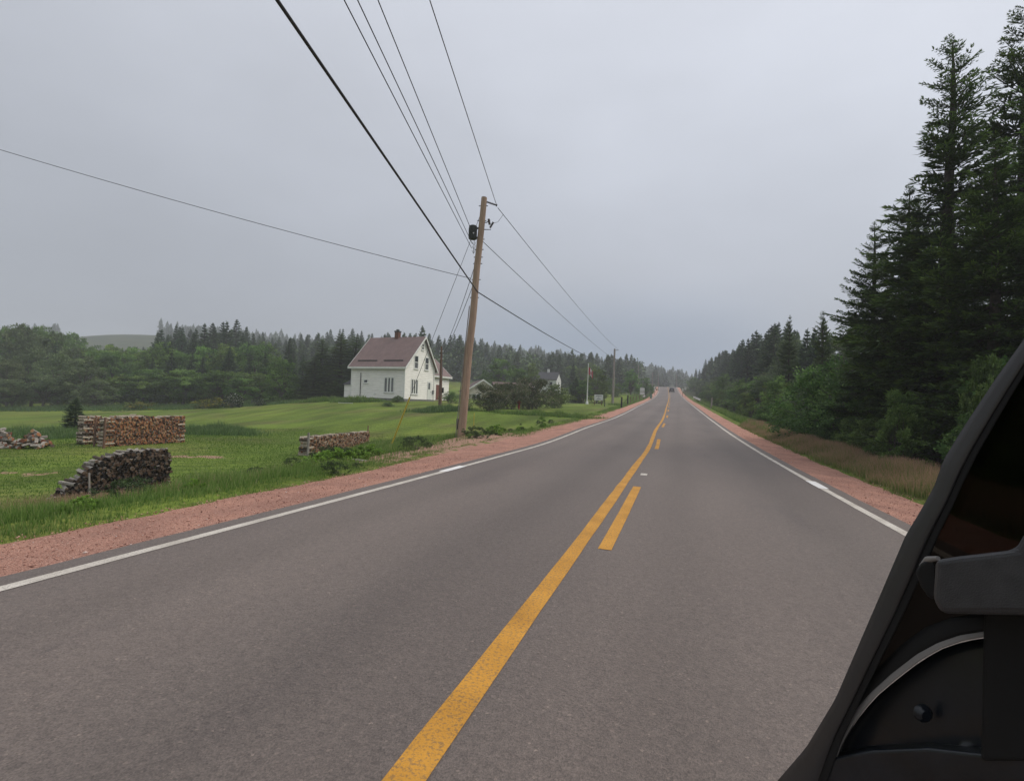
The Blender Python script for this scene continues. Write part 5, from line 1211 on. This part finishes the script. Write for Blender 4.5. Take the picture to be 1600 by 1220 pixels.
# wooden bollards / fence posts
for px, d, pt, lab in ((971, 66, 620.5, 'nearest dark fence post left of the road past the notice board'), (980.5, 76, 617.5, 'second dark fence post left of the road')):
    g = G(px, d); h = V3(U(px, pt, d)).z-g[2]; post(g, h, .11, M_dsteel, lab, 'fence_post', 'post')
for i, px in enumerate((985, 989.5, 994, 999)):
    d = 84+i*7; g = G(px, d); post(g, 1.1, .05, M_brown, 'thin fence post in the row beyond the two dark posts', 'fence_post', 'post')['group'] = 'thin fence posts beyond the two dark posts'
g = G(944.7, 68); post(g, .9, .06, M_dsteel, 'short dark post right of the notice board', 'fence_post', 'post')
g = G(1111, 70); post(g, V3(U(1111, 621, 70)).z-g[2], .10, M_woodg, 'grey wooden marker post on the right verge', 'marker_post', 'post', lean=(.1, 0))
g = G(741.5, 25.5); post(g, V3(U(741.5, 645, 25.5)).z-g[2], .018, M_yelp, 'slim yellow marker stake right of the utility pole', 'marker_stake', 'stake')
for px, d, lab in ((1016.5, 128, 'green box like post at the culvert, left of the road'),):
    g = G(px, d); post(g, 1.3, .25, mat('green_post', (.10, .2, .15), .7), lab, 'marker_post', 'post')
# red hydrant
g = V3(G(811, 50)); hy = thing('hydrant', g, 'red hydrant on the lawn under the pink-tipped lilac', 'hydrant'); hz = max(1.2, V3(U(811, 624.5, 50)).z-g.z)
M_red = mat('hydrant_red', (.33, .025, .02), .5, (.24, .02, .016), 6)
mb = OB(g); mb.tube([g-UP*.1, g+UP*.06, g+UP*.07, g+UP*hz*.72, g+UP*hz*.76, g+UP*hz*.9, g+UP*hz], [.16, .16, .11, .11, .16, .13, .05], 14); mb.build('barrel', M_red, hy)
for s_ in (-1, 1): mb = OB(g); mb.tube([g+UP*hz*.6, g+UP*hz*.6+camr*s_*.22], [.08, .08], 10); mb.build('nozzle', M_red, hy)
mb = OB(g); mb.tube([g+UP*hz, g+UP*(hz+.07)], .035, 6); mb.build('bonnet_nut', M_red, hy)
# guardrails at the culvert
def rail(o_, y0, y1, label):
    pts = [Vector((float(RX(y))+o_, y, float(RZ(y))+.45)) for y in np.linspace(y0, y1, 8)]; t_ = thing('guard_rail', pts[0], label, 'guard rail')
    mb = OB(pts[0])
    for a, b_ in zip(pts[:-1], pts[1:]):
        for dz, t2 in ((-.14, .03), (0, -.02), (.14, .03)): mb.tube([a+UP*dz+Vector((t2, 0, 0)), b_+UP*dz+Vector((t2, 0, 0))], .07, 5)
    mb.build('beam', M_white, t_)
    for p_ in pts[::2]: mb = OB(pts[0]); mb.box(p_+Vector((.12*np.sign(o_), 0, -.3)), (.15, .15, .9)); mb.build('post', M_woodg, t_)
rail(-5.9, 128, 150, 'pale guard rail at the culvert on the left near the crest'); rail(5.9, 108, 140, 'pale guard rail at the culvert on the right near the crest')

# ------------------------------------------------------------------ distant car on the crest
yc_ = 208.; xc_ = float(RX(yc_))+1.15; zc_ = float(RZ(yc_)); sl = math.atan2(float(RZ(yc_+4)-RZ(yc_)), 4)
car = thing('car', (xc_, yc_, zc_), 'small dark car driving away over the crest of the road', 'car'); car.rotation_euler = (sl, 0, -math.atan2(float(RX(yc_+4)-RX(yc_)), 4))
M_car = mat('car_paint', (.022, .022, .03), .3, (.016, .016, .022), 2, spec=.5); M_rub = mat('rubber', (.015, .015, .015), .8); M_cg = mat('car_glass', (.02, .025, .03), .1, spec=.6); M_tail = mat('tail_light', (.30, .01, .01), .3)
def loft(secs, name, m, parent, bevel=.05):   # secs: (y, half width bottom, half width top, z0, z1)
    mb = MB(); V = []
    for (y, a, b_, z0, z1) in secs: V += [(-a, y, z0), (a, y, z0), (b_, y, z1), (-b_, y, z1)]
    Fs = [(0,1,2,3)[::-1], tuple(4*(len(secs)-1)+k for k in range(4))]
    for i in range(len(secs)-1):
        for k in range(4): Fs.append((4*i+k, 4*i+(k+1) % 4, 4*i+4+(k+1) % 4, 4*i+4+k))
    mb.add(V, Fs); return mb.build(name, m, parent, bevel=bevel)
body = loft([(-2.2, .82, .86, .32, 1.0), (-1.9, .9, .9, .28, 1.05), (0, .92, .90, .26, 1.05), (1.3, .9, .88, .28, 1.02), (2.2, .8, .78, .34, .82)], 'body', M_car, car)
loft([(-2.0, .84, .66, 1.04, 1.42), (-1.6, .84, .66, 1.05, 1.62), (.2, .84, .66, 1.05, 1.6), (1.1, .84, .70, 1.03, 1.1)], 'cabin', M_car, car)
mb = MB(); mb.box((0, -2.06, 1.27), (1.25, .03, .3), Matrix.Rotation(R(-12), 3, 'X')); mb.build('rear_window', M_cg, car)
for s_ in (-1, 1):
    mb = MB(); mb.box((s_*.72, -2.2, .88), (.22, .06, .2)); mb.build('tail_light', M_tail, car, bevel=.02)
    for y in (-1.4, 1.4):
        mb = MB(); mb.tube([(s_*.70, y, .33), (s_*.93, y, .33)], .33, 18); wh = mb.build('wheel', M_rub, car); mb = MB(); mb.tube([(s_*.93, y, .33), (s_*.945, y, .33)], .2, 12); mb.build('rim', M_steel, wh)
mb = MB(); mb.box((0, -2.22, .5), (1.6, .1, .22)); mb.build('bumper', M_rub, car, bevel=.03)
mb = MB(); mb.box((0, -2.22, .85), (.4, .03, .14)); mb.build('number_plate', M_white, car)

# ------------------------------------------------------------------ the vehicle the picture is taken from (right edge)
M_vt = mat('satin_black_trim', (.040, .038, .038), .38, (.030, .029, .029), 6, bump=.05, bscale=60, spec=.5)
M_vs = mat('rubber_seal', (.008, .008, .008), .7)
M_vm = mat('matt_black_plastic', (.045, .045, .047), .45, (.032, .032, .034), 40, bump=.15, bscale=400, spec=.4)
M_vd = mat('dark_plastic', (.012, .015, .020), .28, (.006, .008, .010), 9, bump=.08, spec=.5)
M_vr = mat('satin_grey_rim', (.24, .225, .21), .5, (.19, .18, .17), 6)
mg = bpy.data.materials.new('tinted_glass'); mg.use_nodes = True; t = mg.node_tree; t.nodes.clear()
tr_ = t.nodes.new('ShaderNodeBsdfTransparent'); tr_.inputs[0].default_value = (.16, .15, .14, 1); gl = t.nodes.new('ShaderNodeBsdfGlossy'); gl.inputs['Roughness'].default_value = .08; gl.inputs[0].default_value = (.10, .10, .10, 1)
lw = t.nodes.new('ShaderNodeFresnel'); lw.inputs[0].default_value = 1.45; mx = t.nodes.new('ShaderNodeMixShader'); o_m = t.nodes.new('ShaderNodeOutputMaterial')
t.links.new(lw.outputs[0], mx.inputs[0]); t.links.new(tr_.outputs[0], mx.inputs[1]); t.links.new(gl.outputs[0], mx.inputs[2]); t.links.new(mx.outputs[0], o_m.inputs[0])
vdep = lambda px, py: 1/(1/1.30+(px-1210)/390*(1/.88-1/1.30))
vorg = V3(U(1500, 950, 1.1)); veh = thing('motor_vehicle', vorg, 'black side of the vehicle carrying the camera, with tinted glass and mirror housing at right', 'vehicle')
vf = V3(C2W @ np.array([0, 0, -1.]))          # away from the viewer
def UP_(p, off=0): return V3(U(p[0], p[1], vdep(*p)+off))
vr = V3(C2W @ np.array([.90, -.40, -1.]))
outer = [(1640,465),(1600,529.5),(1554,594),(1507,665),(1474,718),(1459.6,760),(1437,800),(1415,836),(1377,925),(1341.6,1007),(1306,1090),(1259,1168),(1212,1222),(1185,1262)]
inner = [(1640,500),(1600,560),(1554,637),(1515,705),(1492,752),(1475,790),(1454,832),(1432,884),(1400,955),(1365,1025),(1333,1090),(1305,1150),(1280,1222),(1262,1262)]
def resamp(pl, n):
    pl = np.array(pl, float); s = np.concatenate([[0], np.cumsum(np.linalg.norm(np.diff(pl, axis=0), axis=1))]); q_ = np.linspace(0, s[-1], n); return list(zip(np.interp(q_, s, pl[:, 0]), np.interp(q_, s, pl[:, 1])))
def ribbon(a, b_, name, m, parent, bulge=.012, thick=.03, off=0, cols=7, n=60):
    """rounded strip between two outlines, with real thickness"""
    a, b_ = resamp(a, n), resamp(b_, n); mb = OB(vorg); V = []
    for p, q_ in zip(a, b_):
        for j in range(cols):
            u = j/(cols-1); w_ = (p[0]*(1-u)+q_[0]*u, p[1]*(1-u)+q_[1]*u); V.append(UP_(w_, off)-vf*(bulge*math.sin(math.pi*u)))
        for j in range(cols):
            u = 1-j/(cols-1); w_ = (p[0]*(1-u)+q_[0]*u, p[1]*(1-u)+q_[1]*u); V.append(UP_(w_, off)+vr*thick)
    c2 = cols*2; Fs = []
    for i in range(n-1):
        for j in range(c2): Fs.append((i*c2+j, i*c2+(j+1) % c2, (i+1)*c2+(j+1) % c2, (i+1)*c2+j))
    Fs += [list(range(c2))[::-1], [(n-1)*c2+j for j in range(c2)]]
    mb.add(V, Fs, 0, True); return mb.build(name, m, parent)
ribbon(outer, inner, 'window_frame', M_vt, veh, bulge=.016, thick=.03)
seal_in = [(x+11, y+3) for x, y in inner]; ribbon([(x-3, y) for x, y in inner], seal_in, 'seal', M_vs, veh, bulge=.010, thick=.02, off=-.002)
def sheet(poly, name, m, parent, off, thick, bevel=0):
    mb = OB(vorg); A_ = [UP_(p, off) for p in poly]; mb.prism(A_, vr*thick); return mb.build(name, m, parent, bevel=bevel)
sheet([(x+6, y) for x, y in inner[:9]]+[(1352, 1066), (1382, 1040), (1415, 1006), (1450, 985), (1490, 970), (1540, 962), (1620, 960), (1800, 960), (1800, 700), (1700, 480)], 'window_glass', mg, veh, .012, .004)
# dark door skin under the glass: an arch over the round cover
cx_, cy_ = 1545, 1200; 
arc = lambda rx, ry, a0, a1, n: [(cx_+rx*math.cos(R(a)), cy_-ry*math.sin(R(a))) for a in np.linspace(a0, a1, n)]
rim_o = [(1299,1186),(1307,1160),(1322,1131),(1338,1106),(1360,1081),(1392,1053),(1432,1022),(1465,1004),(1500,992),(1537,986),(1575,984)]
rim_i = [(1306,1186),(1316,1160),(1331,1133),(1347,1111),(1368,1087),(1400,1060),(1438,1031),(1469,1013),(1503,1001),(1537,995),(1575,993)]
rim_o2 = rim_o+[(1640,992),(1700,1010)]; rim_i2 = rim_i+[(1640,1001),(1700,1020)]
arch_o = [(1290,1150),(1318,1096),(1345,1068),(1375,1040),(1410,1005),(1445,980),(1485,965),(1537,958),(1600,955),(1700,960)]
ribbon(arch_o, [(x-1, y+2) for x, y in rim_o2], 'arch_panel', M_vs, veh, bulge=.015, thick=.05, off=.010)
ribbon(rim_o2, rim_i2, 'round_rim', M_vr, veh, bulge=.006, thick=.03, off=.004, cols=7)
# recessed round cover as a shallow dome
cov = OB(vorg); nR, nA = 10, 48; ctr = (1480, 1150); Vc = []
edge = resamp(rim_i2+[(1720,1100),(1700,1240),(1500,1262),(1320,1250),(1300,1200),(1306,1186)], nA)
for i in range(nR+1):
    u = i/nR
    for e_ in edge:
        p = (ctr[0]+(e_[0]-ctr[0])*u, ctr[1]+(e_[1]-ctr[1])*u); Vc.append(UP_(p, .05)-vf*(.035*math.cos(u*1.5)))
Fs = [(i*nA+j, i*nA+(j+1) % nA, (i+1)*nA+(j+1) % nA, (i+1)*nA+j) for i in range(nR) for j in range(nA)]
cov.add(Vc, Fs, 0, True); cv = cov.build('round_cover', M_vd, veh); cv.modifiers.new('thickness', 'SOLIDIFY').thickness = .006
kc = UP_((1440, 1112), .020); mb = OB(vorg); mb.tube([kc, kc-vf*.008, kc-vf*.013], [.017, .016, .010], 20); mb.build('cap', M_vd, cv)
# lower sill, rear pillar behind the mirror, mirror housing and bracket
sheet([(1278,1222),(1288,1196),(1300,1184),(1360,1172),(1450,1168),(1560,1180),(1720,1176),(1720,1300),(1255,1300)], 'sill_panel', M_vd, veh, -.004, .05, bevel=.006)
sheet([(1538,940),(1720,930),(1720,1190),(1533,1190)], 'pillar', M_vs, veh, -.010, .06, bevel=.008)
mb = OB(vorg)
hp = [(1462,874),(1500,868),(1560,861),(1588,857),(1600,836),(1640,800),(1740,790),(1740,962),(1600,961),(1471,958),(1458,936)]
mb.prism([UP_(p, -.10) for p in hp], vr*.09); mb.build('mirror_housing', M_vm, veh, bevel=.009)
sheet([(1462,880),(1450,873),(1438,880),(1430,893),(1438,915),(1452,935),(1464,935)], 'mirror_bracket', M_vs, veh, -.05, .05, bevel=.005)
mb = OB(vorg); mb.tube([UP_((1440, 884), -.02), UP_((1450, 874), -.045), UP_((1466, 872), -.055)], [.004, .006, .004], 8); mb.build('bracket_edge', M_vr, veh)

# ------------------------------------------------------------------ haze
mh = bpy.data.materials.new('haze'); mh.use_nodes = True; t = mh.node_tree; t.nodes.clear()
pv_ = t.nodes.new('ShaderNodeVolumePrincipled'); pv_.inputs['Color'].default_value = (.90, .93, .98, 1); pv_.inputs['Density'].default_value = .00095; pv_.inputs['Anisotropy'].default_value = 0
om = t.nodes.new('ShaderNodeOutputMaterial'); t.links.new(pv_.outputs[0], om.inputs['Volume'])
zlo = float(Vg[:, 2].min())-1; zhi = float(Vg[:, 2].max())+16
mb = MB(); mb.box((0, 0, (zlo+zhi)/2), (3000, 3000, zhi-zlo)); hz_ = mb.build('haze', mh); tag(hz_, kind='stuff')
print('haze box', zlo, zhi, 'objects', len(bpy.data.objects), 'pole', pb[:], PL, 'crest y', ly)
